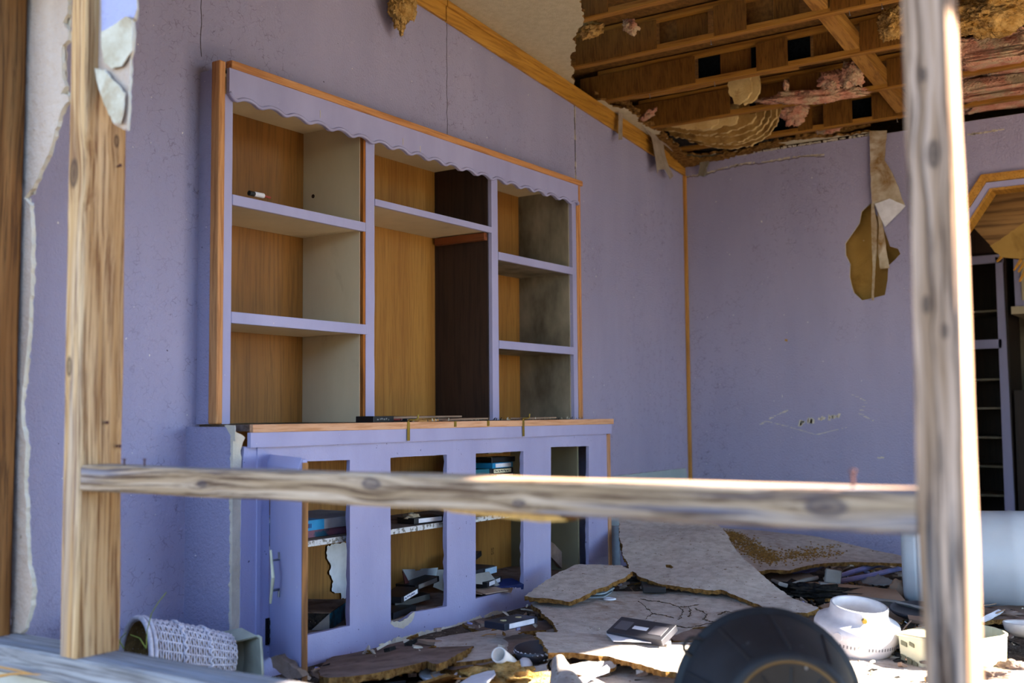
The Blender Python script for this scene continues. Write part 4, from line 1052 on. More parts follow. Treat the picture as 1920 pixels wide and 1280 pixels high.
# VHS tapes and boxes
def tape(c, rz, label, rx=0, ry=0, body=None, spine=None, group='video tapes in the cabinet and rubble', reels=True, sleeve=None, half=0, size=(.103, .187, .025), cat='video tape', name='video_tape', marks=None, toplab=None):
    """tape lying flat; spine (long edge) faces local +x, long side along local y"""
    c = Vector(c); R = rotm(0, 0, rz) @ rotm(rx, ry, 0)
    t = thing(name, label, cat, c, group)
    a, b, d = size
    MB().obox(c, size, R).build('shell', body or M_BLACK, t, bevel=.0015)
    if spine:
        MB().obox(c + R @ Vector((a / 2 + .0004, .004, 0)), (.0012, b * .76, d * .72), R).build('spine_label', spine, t, label='spine label')
    if marks:
        g = MB()
        r = random.Random(int(abs(c.y) * 1000))
        y = -b * .3
        while y < b * .25:
            w = r.uniform(.003, .010)
            g.obox(c + R @ Vector((a / 2 + .0014, y, r.uniform(-.002, .002))), (.0008, w, d * .25), R); y += w + r.uniform(.003, .008)
        g.build('printed_marks', marks, t, label='faint print on the spine')
    if reels:
        for y in (-.043, .043):
            m = MB(); m.lathe([(0, .0008), (.0125, .0008), (.0125, -.001)], c + R @ Vector((0, y, d / 2 + .0003)), R @ Vector((0, 0, 1)), 16)
            m.build('reel', M_REEL, t)
    return t
SX = -2.93
def sp(y, z, dx=0):
    return (SX + dx - .06, y, z)
sy_ = 4.235
cols = [(M_BLACK, M_LABEL), (M_BLACK, M_GREYCARD), (M_TEAL, M_LABEL), (M_BLACK, M_LABEL), (M_DKGREY, M_CREAM), (M_BLACK, M_LABEL)]
zc = zs_ + .014
yb_ = 4.313
hts = []
lab_s = ['lowest video tape of the shelf stack', 'video tape second from the bottom of the shelf stack', 'video tape with teal shell low in the shelf stack', 'video tape below the white labelled one in the shelf stack', 'dark video tape in the middle of the shelf stack',
         'video tape just below rail height in the shelf stack', 'black video tape under the cream labelled one', 'cream labelled video tape under the bright blue one', 'bright blue video tape near the top of the stack behind the third opening', 'black video tape lying on top of the blue one']
i = 0
while zc < .70 and i < 10:
    blue = i == 8
    tape((-2.99, yb_ + (.012 if i % 3 == 0 else -.004 if i % 3 == 1 else .0), zc), RND.uniform(-3, 3), lab_s[i], body=M_BLUE if blue else cols[i % 6][0],
         spine=(M_LABEL if i != 7 else M_CREAM) if i != 9 else None, reels=i == 9, marks=M_DKGREY if i in (7,) else None, group='video tapes stacked behind the third opening')
    zc += .0262
    i += 1
tape((-3.0, yb_ - .165, zc - .105), 4, 'black video tape left of the blue one, with broken white lettering', spine=None, marks=M_LABEL, reels=False)
tape((-3.0, yb_ - .165, zc - .078), -2, 'dark teal video tape left of the bright blue one', body=M_TEAL, reels=False)
tape((-3.0, yb_ - .165, zc - .131), -2, 'plain black video tape supporting the one with white lettering', reels=False)
MB().box(-3.05, -2.95, yb_ - .10, yb_ + .02, zc + .004, zc + .02).build('cassette_case', M_GREYCARD, label='grey case edge at the top of the third opening', cat='case')
MB().box(-3.06, -2.97, yb_ + .03, yb_ + .10, zc + .0, zc + .024).build('wooden_block', M_PLY, label='small wood block at the top right of the third opening', cat='block')
# game box on the upper shelf behind the first opening
t = thing('game_box', 'torn blue and white board game box on the shelf behind the first opening', 'box', (-3.05, 3.0, zs_ + .002))
gy = 3.117
MB().box(-3.26, -2.965, 2.85, 3.42, zs_ + .002, zs_ + .030).build('lower_tray', surf('smeared game print', '1c4a60', '7a5060', 14, rough=.5, lo=.45, hi=.55), t)
MB().box(-3.27, -2.958, 2.85, gy, zs_ + .030, zs_ + .068).build('blue_cover', M_BLUE, t, label='bright blue part of the lid')
MB().box(-3.27, -2.958, gy, 3.42, zs_ + .030, zs_ + .068).build('torn_cover', surf('grey torn card', '8a8c92', 'a4a6ac', 9, rough=.85), t, label='torn grey white part of the lid')
MB().box(-2.9575, -2.9565, gy - .09, gy - .08, zs_ + .040, zs_ + .056).box(-2.9575, -2.9565, gy - .075, gy - .071, zs_ + .040, zs_ + .056).build('print', M_NAVY, t, label='small dark print on the blue lid')
MB().box(-3.22, -3.02, 2.80, 2.93, zs_ + .069, zs_ + .085).build('booklet', M_GREYCARD, label='grey booklet on the torn game box', cat='booklet')
# things on the shelf behind the second opening
tape((-2.975, 3.736, zs_ + .015), -6, 'video tape in a white ended sleeve behind the second opening', body=M_BLACK, spine=M_LABEL, reels=False)
lump('crumpled_paper', (-2.98,3.678,0.469), (.03, .035, .014), M_PAPER, seed=3, rough=.4, n=3, label='crumpled paper scrap beside the white ended tape sleeve', cat='paper')
# lower compartment, first opening
c = Vector((-2.93,3.118,0.149))
R = rotm(0, 0, 28)
t = thing('appliance_box', 'dusty dark appliance box with a blue printed end, low in the first opening', 'box', (c.x, c.y, .085))
a_, b_, d_ = .30, .34, c.z - .087
cc = c + R @ Vector((-a_ / 2, 0, 0))
u1, u2 = R @ Vector((0, 1, 0)), R @ Vector((-1, 0, 0))
q = [c, c + u1 * .30, c + u1 * .30 + u2 * .22, c + u2 * .22]
q = [Vector((p.x, p.y, .087)) for p in q]
MB().hexa(q + [p + Vector((0, 0, d_)) for p in q]).build('carton', M_CHAR, t)
m = MB(); off = R @ Vector((.001, 0, 0))
pa = [q[0] + off, q[1] + off, q[1] + off + Vector((0, 0, d_)), q[0] + off + Vector((0, 0, d_))]
m.prism(pa, off * .5); m.build('printed_end', surf('blue box print', '0c1a28', '2a86aa', 9, rough=.4, spec=.5, lo=.44, hi=.54), t, label='dark end panel printed with a blue picture')
m = MB()
for k_ in range(11):
    p = q[0] + u2 * (.02 + .018 * k_) - u1 * .0015
    m.tube([p + Vector((0, 0, .03)), p + Vector((0, 0, d_ - .03 - .004 * (k_ % 3)))], .001, 4)
m.build('printed_lines', M_STEEL, t, label='thin upright printed lines')
MB().prism([q[0] - u1 * .002, q[0] - u1 * .002 + u2 * .07, q[0] - u1 * .002 + Vector((0, 0, d_))], -u1 * .001).build('grey_corner', M_GREYCARD, t)
slab('dust_cover', [p + Vector((0, 0, d_ + .004)) for p in (q[0], q[1], q[2], q[3])], .003, [M_BOARDD], t, jag=.001, step=.03, grid=.05, seed=3, label='thick dust on the carton top')
# lower compartment, second opening
base = .087
y2 = 3.50
tape((-2.93, 3.50, base + .013), 10, 'dusty black video tape at the front bottom of the second opening', spine=None, reels=False)
tape((-3.00, 3.66, base + .030), -14, 'black video tape leaning across the bottom of the second opening', rx=6, reels=False)
tape((-2.945, 3.55, base + .072), 16, 'video tape with white spine label lying askew in the second opening', rx=4, spine=M_LABEL, reels=False, marks=M_NAVY)
tape((-2.98, 3.43, base + .055), 14, 'video tape with bold white letters at the left of the second opening', rx=4, spine=M_LABEL, reels=False, marks=M_BLACK)
tape((-3.03, 3.78, base + .085), 4, 'video tape with grey label behind the second opening at right', rx=5, spine=M_GREYCARD, reels=False)
slab('box_lid', [(-3.06,3.714,0.235),(-3.06,3.798,0.225),(-3.06,3.802,0.218),(-3.06,3.836,0.216),(-3.06,3.843,0.222),(-3.06,3.964,0.212),(-3.06,3.943,0.148),(-3.06,3.881,0.151),(-3.06,3.843,0.152),(-3.06,3.754,0.182)], .004, [surf('pale blue grey card', '8d979f', 'aab4bc', 8, rough=.8)], up=(1, 0, 0), jag=.0006, step=.03, grid=.05, seed=3,
     label='pale upright box lid with a notched top behind the second opening', cat='box lid')
slab('folded_card', [(-3.1,4.011,0.194),(-3.1,4.084,0.188),(-3.1,4.083,0.082),(-3.1,3.979,0.121)], .004, [M_GREYCARD], up=(1, 0, 0), jag=.0006, step=.03, grid=.05, seed=3, label='grey folded card right of the notched lid', cat='card')
slab('maroon_card', [(-3.03,3.677,0.235),(-3.03,3.724,0.179),(-3.03,3.805,0.159),(-3.03,3.843,0.145),(-3.03,3.717,0.152),(-3.03,3.695,0.176)], .004, [plain('maroon card', '3c1518', .6, .3)], up=(1, 0, 0), jag=.0006, step=.03, grid=.05, seed=3, label='dark maroon card below the notched lid', cat='card')
# lower compartment, third opening
tape((-3.16, 4.32, base + .125), 20, 'face up video tape with two pale reels at the back of the third opening', ry=-4, rx=4, body=M_DKGREY)
tape((-3.02, 4.18, base + .088), 6, 'dusty thick video case with a pale blue end in the third opening', body=M_DKGREY, size=(.12, .21, .032), reels=False)
MB().obox(Vector((-2.956, 4.235, base + .086)), (.003, .11, .028), rotm(0, 0, 6)).build('case_label', surf('pale blue label', '8aa4bc', 'a8bccc', 20), label='pale blue torn label sticking out of the dusty video case', cat='label')
tape((-2.95, 4.17, base + .045), 14, 'video tape with long white spine low in the third opening', spine=M_LABEL, reels=False)
tape((-2.915, 4.26, base + .018), -22, 'navy video tape with small pale lettering, lowest right in the third opening', body=M_NAVY, marks=M_LABEL, reels=False, ry=10)
slab('magazine', [(-2.9,4.018,0.188),(-2.9,4.14,0.185),(-2.9,4.148,0.177),(-2.9,4.239,0.102),(-2.9,4.195,0.113),(-2.9,4.068,0.137),(-2.9,4.018,0.146)], .004, [M_GREYCARD], up=(1, 0, 0), jag=.0004, step=.03, grid=.05, seed=3, label='grey magazine propped up at the left of the third opening', cat='magazine')
for i, (uv, z_, rz) in enumerate((((905, 1105), .10, 20), ((930, 1103), .104, -10), ((915, 1112), .096, 40), ((948, 1100), .10, 5))):
    pass
for i, (p, rz, lab) in enumerate((((-2.902,4.091,0.112), 15, 'pale paper slip, leftmost on the floor of the third opening'), ((-2.848,4.111,0.116), -12, 'pale paper slip in the middle of the floor of the third opening'), ((-2.841,4.196,0.11), 30, 'brownish paper slip at the right on the floor of the third opening'))):
    MB().obox(Vector(p) + Vector((-.03, 0, -.01)), (.10, .14, .004), rotm(0, 4, rz)).build('paper_slip', M_CARD if i == 2 else M_GYPP, label=lab, cat='paper slip')
# stencilled letters on the back panel of the third opening
def text(body, loc, size, mat, X_, Y_, name, parent=None, label=None):
    cu = bpy.data.curves.new(name, 'FONT'); cu.body = body; cu.size = size; cu.extrude = .0002; cu.align_x = 'CENTER'; cu.align_y = 'CENTER'
    tmp = bpy.data.objects.new('t', cu); COL.objects.link(tmp)
    dg = bpy.context.evaluated_depsgraph_get(); dg.update()
    me = bpy.data.meshes.new_from_object(tmp.evaluated_get(dg))
    bpy.data.objects.remove(tmp)
    Xv, Yv = Vector(X_).normalized(), Vector(Y_).normalized()
    b = base_of(parent)
    N_ = Xv.cross(Yv)
    for v in me.vertices:
        v.co = Vector(loc) - b + Xv * v.co.x + Yv * v.co.y + N_ * v.co.z
    me.materials.clear(); me.materials.append(mat)
    o = bpy.data.objects.new(name, me); COL.objects.link(o); o.parent = parent
    if label: o['label'] = label
    return o
text('SIS', (-3.318,4.768,0.184), .034, plain('faint brown ink', '4a3418', .8, .2), (0, 0, -1), (0, 1, 0), 'stencil_letters', bc, 'faint stencilled letters SIS')
# fourth opening: leaning board
slab('leaning_board', [(-3.0,4.817,0.256),(-3.0,4.88,0.228),(-3.0,5.079,0.094),(-3.0,4.962,0.086),(-3.0,4.826,0.179)], .02, [M_BOARDD], up=(1, 0, 0), jag=.0005, step=.03, grid=.05, seed=3, label='grey brown board leaning inside the fourth opening', cat='board')
# items on the counter inside the bookcase
tape((-3.2,3.839,0.888), 2, 'black video tape with red label lying at the back of the counter', spine=None, reels=False)
MB().box(-3.1372, -3.136, 3.722, 3.804, .8815, .8965).build('red_label', M_RED, label='faded red label on the spine of the counter tape', cat='label')
tape((-2.955,3.409,0.888), -3, 'black plastic case at the front left of the middle bay counter', size=(.10, .12, .025), reels=False, spine=None, marks=M_GREYCARD, body=M_BLACK, name='plastic_case', cat='case')
for ya, yb, z, w, mt, lab in (
    (3.502, 4.004, .897, .05, M_CARD, 'long thin cardboard strip on the counter in the middle bay'),
    (3.581, 3.727, .882, .03, M_STRAW, 'short yellowish wood strip at the front of the middle bay counter'),
    (3.776, 4.098, .886, .05, M_CARD, 'cracked brown wood scrap at the right of the middle bay counter'),
    (4.358, 4.699, .886, .05, M_CARD, 'flat tan cardboard piece on the counter in the third bay')):
    x0 = -2.95 if z > .89 else -2.87
    MB().hexa([(x0 - w, ya, z - .006), (x0, ya, z - .008), (x0, yb, z - .004), (x0 - w, yb, z - .003), (x0 - w, ya, z + .002), (x0, ya + .02, z + .000), (x0, yb, z + .003), (x0 - w, yb - .02, z + .004)]).build('wood_scrap', mt, label=lab, cat='scrap')
# back wall foot: pale board leaning at the wall between cabinet and corner
slab('leaning_sheet', [(-3.07,5.612,0.539),(-3.07,6.662,0.541),(-3.07,6.691,0.442),(-3.07,6.677,0.145),(-3.07,5.603,0.257)], .010, [surf('pale green grey board', '94a0a2', 'a9b4b4', 3, rough=.7), M_FIBER, M_FIBER], up=(1, 0, 0), jag=.0008, step=.03, grid=.1, seed=3,
     label='pale grey sheet leaning on the lavender wall between cabinet and corner', cat='sheet')
# ================================================================== debris on the floor
GB = 'broken ceiling boards on the floor'
BM = [M_BOARD, M_FIBER, M_FIBER]
BD = [M_BOARDD, M_FIBER, M_FIBER]
def board(pts, lab, seed, mats=BM, thick=.016, jag=.004, warp=.012, grid=.06, **k):
    return slab('ceiling_board', pts, thick, mats, jag=jag, step=.014, grid=grid, warp=warp, seed=seed, label=lab, cat='ceiling board', group=GB, **k)
b1h = [(-2.34,4.827,0.182),(-2.318,4.828,0.181),(-2.29,4.804,0.173),(-2.292,4.783,0.168),(-2.319,4.793,0.172)]
B1 = board([(-2.852,5.328,0.341),(-2.488,5.483,0.353),(-2.314,5.399,0.32),(-2.217,5.287,0.286),(-2.143,5.174,0.253),(-1.995,4.995,0.198),(-1.826,4.825,0.145),(-1.652,4.678,0.096),(-1.524,4.603,0.069),(-1.545,4.533,0.053),(-1.639,4.505,0.053),(-1.708,4.504,0.058),(-1.825,4.56,0.08),(-1.966,4.612,0.103),(-1.987,4.591,0.099),(-2.086,4.582,0.104),(-2.242,4.576,0.114),(-2.377,4.627,0.136),(-2.469,4.707,0.162),(-2.509,4.762,0.178),(-2.581,4.843,0.203),(-2.655,4.967,0.239),(-2.738,5.095,0.276)],
      'large pale ceiling board with a small hole, sloping down from the corner below the rail', 61, warp=.03, holes=[b1h], thick=.020)
B2 = board([(-2.599,6.04,0.244),(-2.373,6.117,0.23),(-1.98,6.066,0.189),(-1.56,6.008,0.145),(-1.497,5.973,0.137),(-1.463,5.835,0.121),(-1.7,5.714,0.133),(-1.802,5.553,0.129),(-1.905,5.329,0.119),(-2.005,5.302,0.126),(-2.072,5.186,0.122),(-2.139,5.248,0.133),(-2.311,5.527,0.173),(-2.467,5.789,0.21)],
      'pale ceiling board against the back wall, sprinkled with brown grit', 62, warp=.02, thick=.018)
board([(-2.613,4.041,0.082),(-2.638,4.15,0.085),(-2.537,4.213,0.083),(-2.483,4.357,0.083),(-2.452,4.503,0.085),(-2.26,4.667,0.081),(-2.07,4.751,0.075),(-1.996,4.731,0.072),(-1.697,4.472,0.055),(-1.606,4.32,0.049),(-1.763,4.285,0.054),(-1.776,4.203,0.053),(-1.805,4.11,0.052),(-1.845,4.046,0.053),(-1.832,3.966,0.05),(-1.842,3.852,0.049),(-1.812,3.761,0.046),(-1.984,3.766,0.052),(-2.229,3.646,0.06),(-2.292,3.721,0.064),(-2.393,3.82,0.069),(-2.447,3.877,0.073),(-2.526,3.972,0.078)],
      'flat cracked ceiling board in the middle of the floor, behind the video tape in white sleeve', 63, thick=.018)
m = MB()
for ln in ([[(-2.245,4.35,0.076),(-2.165,4.259,0.071),(-2.083,4.165,0.066),(-2.068,4.077,0.064),(-2.038,3.98,0.061)],[(-2.178,4.401,0.075),(-2.115,4.393,0.072),(-2.051,4.347,0.069),(-1.998,4.281,0.065),(-1.963,4.181,0.062),(-1.949,4.13,0.061)],[(-2.051,4.359,0.069),(-2.022,4.382,0.068),(-2.007,4.448,0.069)],[(-1.986,4.369,0.067),(-1.934,4.33,0.064),(-1.891,4.286,0.061),(-1.872,4.201,0.059)],[(-1.925,4.019,0.057),(-1.854,4.015,0.055),(-1.836,4.086,0.055),(-1.801,4.182,0.056),(-1.768,4.196,0.055)],[(-2.022,4.382,0.068),(-1.962,4.283,0.064),(-1.935,4.202,0.061)],[(-2.173,4.405,0.075),(-2.214,4.388,0.076),(-2.265,4.406,0.078)],[(-1.855,4.313,0.06),(-1.85,4.393,0.062),(-1.805,4.376,0.06)],[(-1.872,4.201,0.059),(-1.835,4.18,0.057),(-1.801,4.182,0.056)],[(-2.083,4.165,0.066),(-2.045,4.169,0.065),(-1.98,4.144,0.062)]]):
    q_ = [Vector(p) + Vector((0, 0, .0005)) for p in ln]
    jj = [q_[0]]
    for a_, b_ in zip(q_, q_[1:]):
        for s_ in range(1, 9):
            jj.append(a_.lerp(b_, s_ / 8) + Vector((RND.uniform(-.006, .006), RND.uniform(-.006, .006), 0)))
    m.tube(jj, [RND.uniform(.0006, .0022) for _ in jj], 5)
m.build('board_cracks', plain('dark crack', '4a3828', .95, .05), label='thin dark cracks running over the flat cracked ceiling board', cat='crack', kind='stuff')
board([(-1.838,3.824,0.046),(-1.799,3.934,0.061),(-1.755,3.995,0.066),(-1.689,4.022,0.06),(-1.617,4.032,0.049),(-1.693,3.927,0.041),(-1.707,3.885,0.035),(-1.818,3.802,0.038)], 'small crumbling ceiling board chunk right of the tape in white sleeve', 64, BD, grid=.03)
board([(-2.614,4.001,0.12),(-2.624,4.085,0.133),(-2.641,4.246,0.157),(-2.653,4.337,0.172),(-2.647,4.497,0.195),(-2.53,4.545,0.194),(-2.44,4.571,0.193),(-2.36,4.519,0.18),(-2.35,4.418,0.165),(-2.36,4.36,0.157),(-2.363,4.291,0.147),(-2.391,4.219,0.138),(-2.392,4.082,0.118),(-2.404,4.022,0.11),(-2.501,4.019,0.116),(-2.556,3.999,0.116)],
      'medium ceiling board leaning against the right end of the base cabinet', 65, thick=.02, warp=.015)
board([(-2.204,3.446,0.094),(-2.131,3.497,0.091),(-1.985,3.598,0.085),(-1.861,3.614,0.083),(-1.735,3.619,0.083),(-1.614,3.729,0.076),(-1.483,3.459,0.09),(-1.343,3.108,0.108),(-1.262,2.882,0.12),(-1.315,2.874,0.12),(-1.462,3.068,0.111),(-1.502,3.055,0.112),(-1.621,3.147,0.107),(-1.788,3.24,0.103),(-1.895,3.211,0.105),(-1.949,3.122,0.11),(-2.024,3.221,0.105),(-2.14,3.357,0.098)],
      'brightly sunlit ceiling board with thick torn brown edge, left of the black tub', 66, thick=.018, warp=.012)
board([(-1.867,3.215,0.042),(-1.831,3.355,0.037),(-1.706,3.429,0.034),(-1.516,3.51,0.031),(-1.318,3.048,0.046),(-1.713,2.747,0.058),(-1.808,2.995,0.05)], 'sunlit ceiling board lowest in front of the torn one, at the bottom edge of the picture', 67, thick=.012)
board([(-2.586,2.699,0.062),(-2.739,2.899,0.032),(-2.89,3.111,0.003),(-2.908,3.22,-0.005),(-2.928,3.368,-0.015),(-2.889,3.464,-0.016),(-2.706,3.574,0.002),(-2.607,3.592,0.013),(-2.435,3.396,0.045),(-2.318,3.167,0.071),(-2.278,3.051,0.082),(-2.218,2.914,0.097),(-2.189,2.825,0.105),(-2.304,2.921,0.086),(-2.29,2.819,0.093),(-2.277,2.723,0.099),(-2.277,2.62,0.105),(-2.316,2.566,0.103),(-2.395,2.545,0.094),(-2.486,2.602,0.079)],
      'long dark brown ceiling board lying along the foot of the base cabinet', 68, BD, thick=.024, warp=.014)
board([(-2.64,3.397,0.031),(-2.636,3.513,0.028),(-2.591,3.708,0.025),(-2.516,3.76,0.028),(-2.413,3.666,0.038),(-2.306,3.416,0.051),(-2.183,3.204,0.065),(-2.199,3.129,0.066),(-2.231,3.073,0.066),(-2.278,3.035,0.064),(-2.426,3.138,0.052)], 'greyish ceiling board between the long brown board and the torn piece right of it', 69, thick=.02)
board([(-2.379,3.503,0.052),(-2.349,3.558,0.056),(-2.291,3.559,0.06),(-2.232,3.493,0.061),(-2.218,3.413,0.059),(-2.168,3.249,0.057),(-2.164,3.159,0.054),(-2.182,3.092,0.05),(-2.208,3.001,0.045),(-2.338,2.985,0.036),(-2.351,3.101,0.039),(-2.309,3.235,0.047)], 'brown ceiling board with ragged sunlit edge right of the long brown board', 70, BD, thick=.022, jag=.006)
board([(-1.312,4.151,0.06),(-1.25,4.255,0.055),(-1.209,4.311,0.052),(-1.175,4.244,0.051),(-1.154,4.216,0.05),(-1.081,4.124,0.047),(-1.029,4.064,0.045),(-0.956,3.946,0.042),(-0.89,3.834,0.039),(-0.822,3.533,0.039),(-1.009,3.352,0.053),(-1.13,3.672,0.056)], 'sunlit ceiling board right of the black tub', 71, thick=.015)
board([(-2.792,3.789,0.018),(-2.79,3.931,0.019),(-2.595,3.831,0.022),(-2.527,3.973,0.023),(-2.427,3.967,0.025),(-2.353,3.82,0.026),(-2.484,3.705,0.024),(-2.628,3.684,0.021)], 'brown ceiling board scrap under the video tape at the cabinet foot', 72, BD, thick=.015, grid=.03)
board([(-1.657,4.367,0.042),(-1.608,4.617,0.041),(-1.534,4.602,0.039),(-1.471,4.511,0.037),(-1.397,4.247,0.035),(-1.504,4.189,0.038)], 'dim ceiling board patch between the black tub and the white fan housing', 73, BD, thick=.012)
board([(-1.619,4.89,0.038),(-1.564,5.057,0.05),(-1.408,5.036,0.04),(-1.257,4.988,0.028),(-1.237,4.814,0.011),(-1.324,4.808,0.015),(-1.535,4.822,0.028)], 'tan ceiling board behind the white fan housing', 74, [M_CARD, M_FIBER, M_FIBER], thick=.01)
board([(-1.024,4.932,0.051),(-0.948,5.094,0.056),(-0.858,5.196,0.058),(-0.733,5.2,0.055),(-0.699,4.942,0.043),(-0.849,4.883,0.044),(-0.954,4.788,0.043)], 'brown ceiling board under the white drum at right', 75, BD, thick=.02)
board([(-0.832,3.892,0.028),(-0.777,4.03,0.036),(-0.712,4.065,0.04),(-0.581,4.074,0.047),(-0.535,3.727,0.036),(-0.752,3.655,0.023)], 'grey ceiling board at the bottom right corner', 76, thick=.02)
board([(-2.099,5.359,0.056),(-2.128,5.563,0.075),(-2.113,5.634,0.081),(-2.004,5.606,0.078),(-1.872,5.55,0.073),(-1.843,5.511,0.069),(-1.852,5.399,0.059),(-1.899,5.346,0.054),(-1.928,5.266,0.047),(-2.018,5.256,0.046)], 'tan fibreboard piece in front of the gritty board', 77, [M_CARD, M_FIBER, M_FIBER], thick=.012, jag=.001)
# grit on the board
m = MB()
r = random.Random(5)
GRA = [(-2.509,5.904,0.224),(-2.036,5.462,0.142),(-1.863,5.883,0.163)]
for i in range(1700):
    f = r.random()
    ga, gb, gc = GRA[0], GRA[1], GRA[2]
    if r.random() < .75:
        x, y = ga[0] + (gb[0] - ga[0]) * f + r.gauss(0, .03), ga[1] + (gb[1] - ga[1]) * f + r.gauss(0, .05)
    else:
        x, y = gb[0] + (gc[0] - gb[0]) * f + r.gauss(0, .05), gb[1] + (gc[1] - gb[1]) * f + r.gauss(0, .06)
    m.obox((x, y, 0), (r.uniform(.004, .010),) * 2 + (.004,), rotm(r.uniform(0, 90), 0, r.uniform(0, 90)))
# drop the grit onto the gritty board
import mathutils.bvhtree as bvt
def tree_of(o):
    me = o.data
    return bvt.BVHTree.FromPolygons([v.co for v in me.vertices], [tuple(p.vertices) for p in me.polygons])
bt = tree_of(B2)
vs, fs = [], []
for i in range(0, len(m.v), 8):
    c = sum(m.v[i:i + 8], Vector()) / 8
    h = bt.ray_cast(Vector((c.x, c.y, 2)), Vector((0, 0, -1)))
    if h[0] is None:
        continue
    k = len(vs)
    vs += [p + Vector((0, 0, h[0].z + .001)) for p in m.v[i:i + 8]]
    fs += [tuple(k + q - 0 for q in f) for f in ((0, 3, 2, 1), (4, 5, 6, 7), (0, 1, 5, 4), (1, 2, 6, 5), (2, 3, 7, 6), (3, 0, 4, 7))]
MB().add(vs, fs).build('grit', surf('rusty brown grit', '5e4220', 'a07838', 60, rough=.95), label='brown grit sprinkled on the board by the back wall', cat='grit', kind='stuff')

# loose rubble covering the floor
def rubble(name, n, mats, zone, seed, smin, smax, lab, zmax=.05, cat='rubble'):
    r = random.Random(seed)
    m = MB()
    for i in range(n):
        x, y = r.uniform(zone[0], zone[1]), r.uniform(zone[2], zone[3])
        s1, s2, h = r.uniform(smin, smax), r.uniform(smin, smax) * .6, r.uniform(.004, .014)
        R = rotm(r.gauss(0, 14), r.gauss(0, 14), r.uniform(0, 360))
        z = r.uniform(.004, zmax)
        c = Vector((x, y, z))
        k = r.randint(3, 6)
        ang = sorted(r.uniform(0, 2 * math.pi) for _ in range(k + 1))
        P = [c + R @ Vector((math.cos(a) * s1 * r.uniform(.6, 1.1), math.sin(a) * s2 * r.uniform(.6, 1.1), 0)) for a in ang]
        m.prism(P, R @ Vector((0, 0, h)), r.randrange(len(mats)))
    return m.build(name, mats, label=lab, cat=cat, kind='stuff')
rubble('rubble', 3200, [M_BOARDD, M_BOARD, M_FIBER, M_CARD, M_CHAR, M_GYP, M_GYPP], (-2.72, 1.7, 2.0, 6.6), 3, .012, .055, 'loose rubble of chips and splinters covering the floor', .045)
rubble('rubble', 500, [M_GYP, M_LABEL, M_LAVM, M_CREAM, M_STRAW], (-2.7, 1.6, 2.0, 6.5), 9, .006, .03, 'pale flakes and crumbs scattered over the rubble', .06)
rubble('plaster_crumbs', 110, [M_GYP, M_BOARDD, M_CHAR], (-2.99, -2.85, 3.45, 5.0), 19, .0015, .004, 'plaster crumbs on the countertop', .003).location = (0, 0, .874)
m = MB(); r = random.Random(8)
for i in range(170):
    a = Vector((r.uniform(-2.5, .3), r.uniform(2.6, 6.2), r.uniform(.03, .07)))
    d = rotm(0, r.gauss(0, 8), r.uniform(0, 360)) @ Vector((r.uniform(.05, .22), 0, 0))
    m.tube([a, a + d * .5 + Vector((0, 0, r.uniform(-.004, .008))), a + d], r.uniform(.0015, .005), 5, r.randrange(3))
m.build('splinters', [M_STRAW, M_CARD, M_CHAR], label='thin splinters and twigs lying across the rubble', cat='splinter', kind='stuff')
lump('charred_tangle', (-1.709,5.074,0.06), (.20, .06, .03), M_CHAR, seed=3, rough=.9, freq=12, label='black charred tangle beside the beige gutter piece', cat='debris')
lump('charred_tangle', (-0.962,3.975,0.05), (.08, .05, .02), M_CHAR, seed=5, rough=.9, freq=12, label='black charred tangle in front of the cream tray', cat='debris')
lump('grit_heap', (-1.131,4.026,0.04), (.09, .05, .02), M_BOARDD, seed=7, rough=.5, freq=14, label='heap of brown grit in front of the white fan housing', cat='grit')
lump('concrete_crumb', (-1.06,3.982,0.045), (.045, .03, .014), M_GYP, seed=8, rough=.5, freq=14, n=3, label='grey speckled crumb in front of the white fan housing', cat='debris')

# video tapes lying in the rubble
GT = 'video tapes lying on the rubble'
pt = Vector((-2.342,3.486,0.115))
tape((pt.x, pt.y, .115), -8, 'black video tape with blank white spine at the foot of the cabinet', rx=0, ry=0, spine=M_LABEL, group=GT, body=plain('blue black plastic', '1a2030', .4, .5))
a, b = Vector((-1.95,3.588,0.125)), Vector((-1.708,3.545,0.115))
ang = math.degrees(math.atan2((b - a).y, (b - a).x))
cc = (a + b) / 2
t = thing('video_tape', 'dark video tape with two windows half out of its white sleeve by the cracked board', 'video tape', cc, GT)
R = rotm(0, 0, ang) @ rotm(24, 0, 0)
L = (b - a).length
MB().obox(cc, (L, .10, .025), R).build('shell', M_DKGREY, t, bevel=.0015)
for s_ in (-1, 1):
    MB().obox(cc + R @ Vector((s_ * L * .31, 0, .0129)), (L * .24, .052, .001), R).build('window', plain('grey window', '5c5a60', .3, .6), t)
MB().obox(cc + R @ Vector((0, -.002, .0131)), (L * .26, .018, .001), R).build('worn_label', M_LABEL, t, label='worn white label')
t = thing('tape_sleeve', 'opened white card sleeve under the dark video tape with two windows', 'sleeve', cc)
slab('card', [(-1.957,3.536,0.1),(-2.008,3.657,0.1),(-1.981,3.628,0.1),(-1.959,3.596,0.1),(-1.74,3.621,0.095),(-1.7,3.538,0.095),(-1.8,3.495,0.097),(-1.875,3.438,0.099)], .003, [M_LABEL], t, jag=.0006, step=.02, grid=.03, warp=.01, seed=3)
pt = Vector((-2.402,2.807,0.03))
tape((pt.x, pt.y, .030), 58, 'black video tape with two pale reels under the long brown board', group=GT)
tape((-2.3,4.609,0.1), 30, 'black video tape half buried under the large sloping board', group=GT, reels=False)
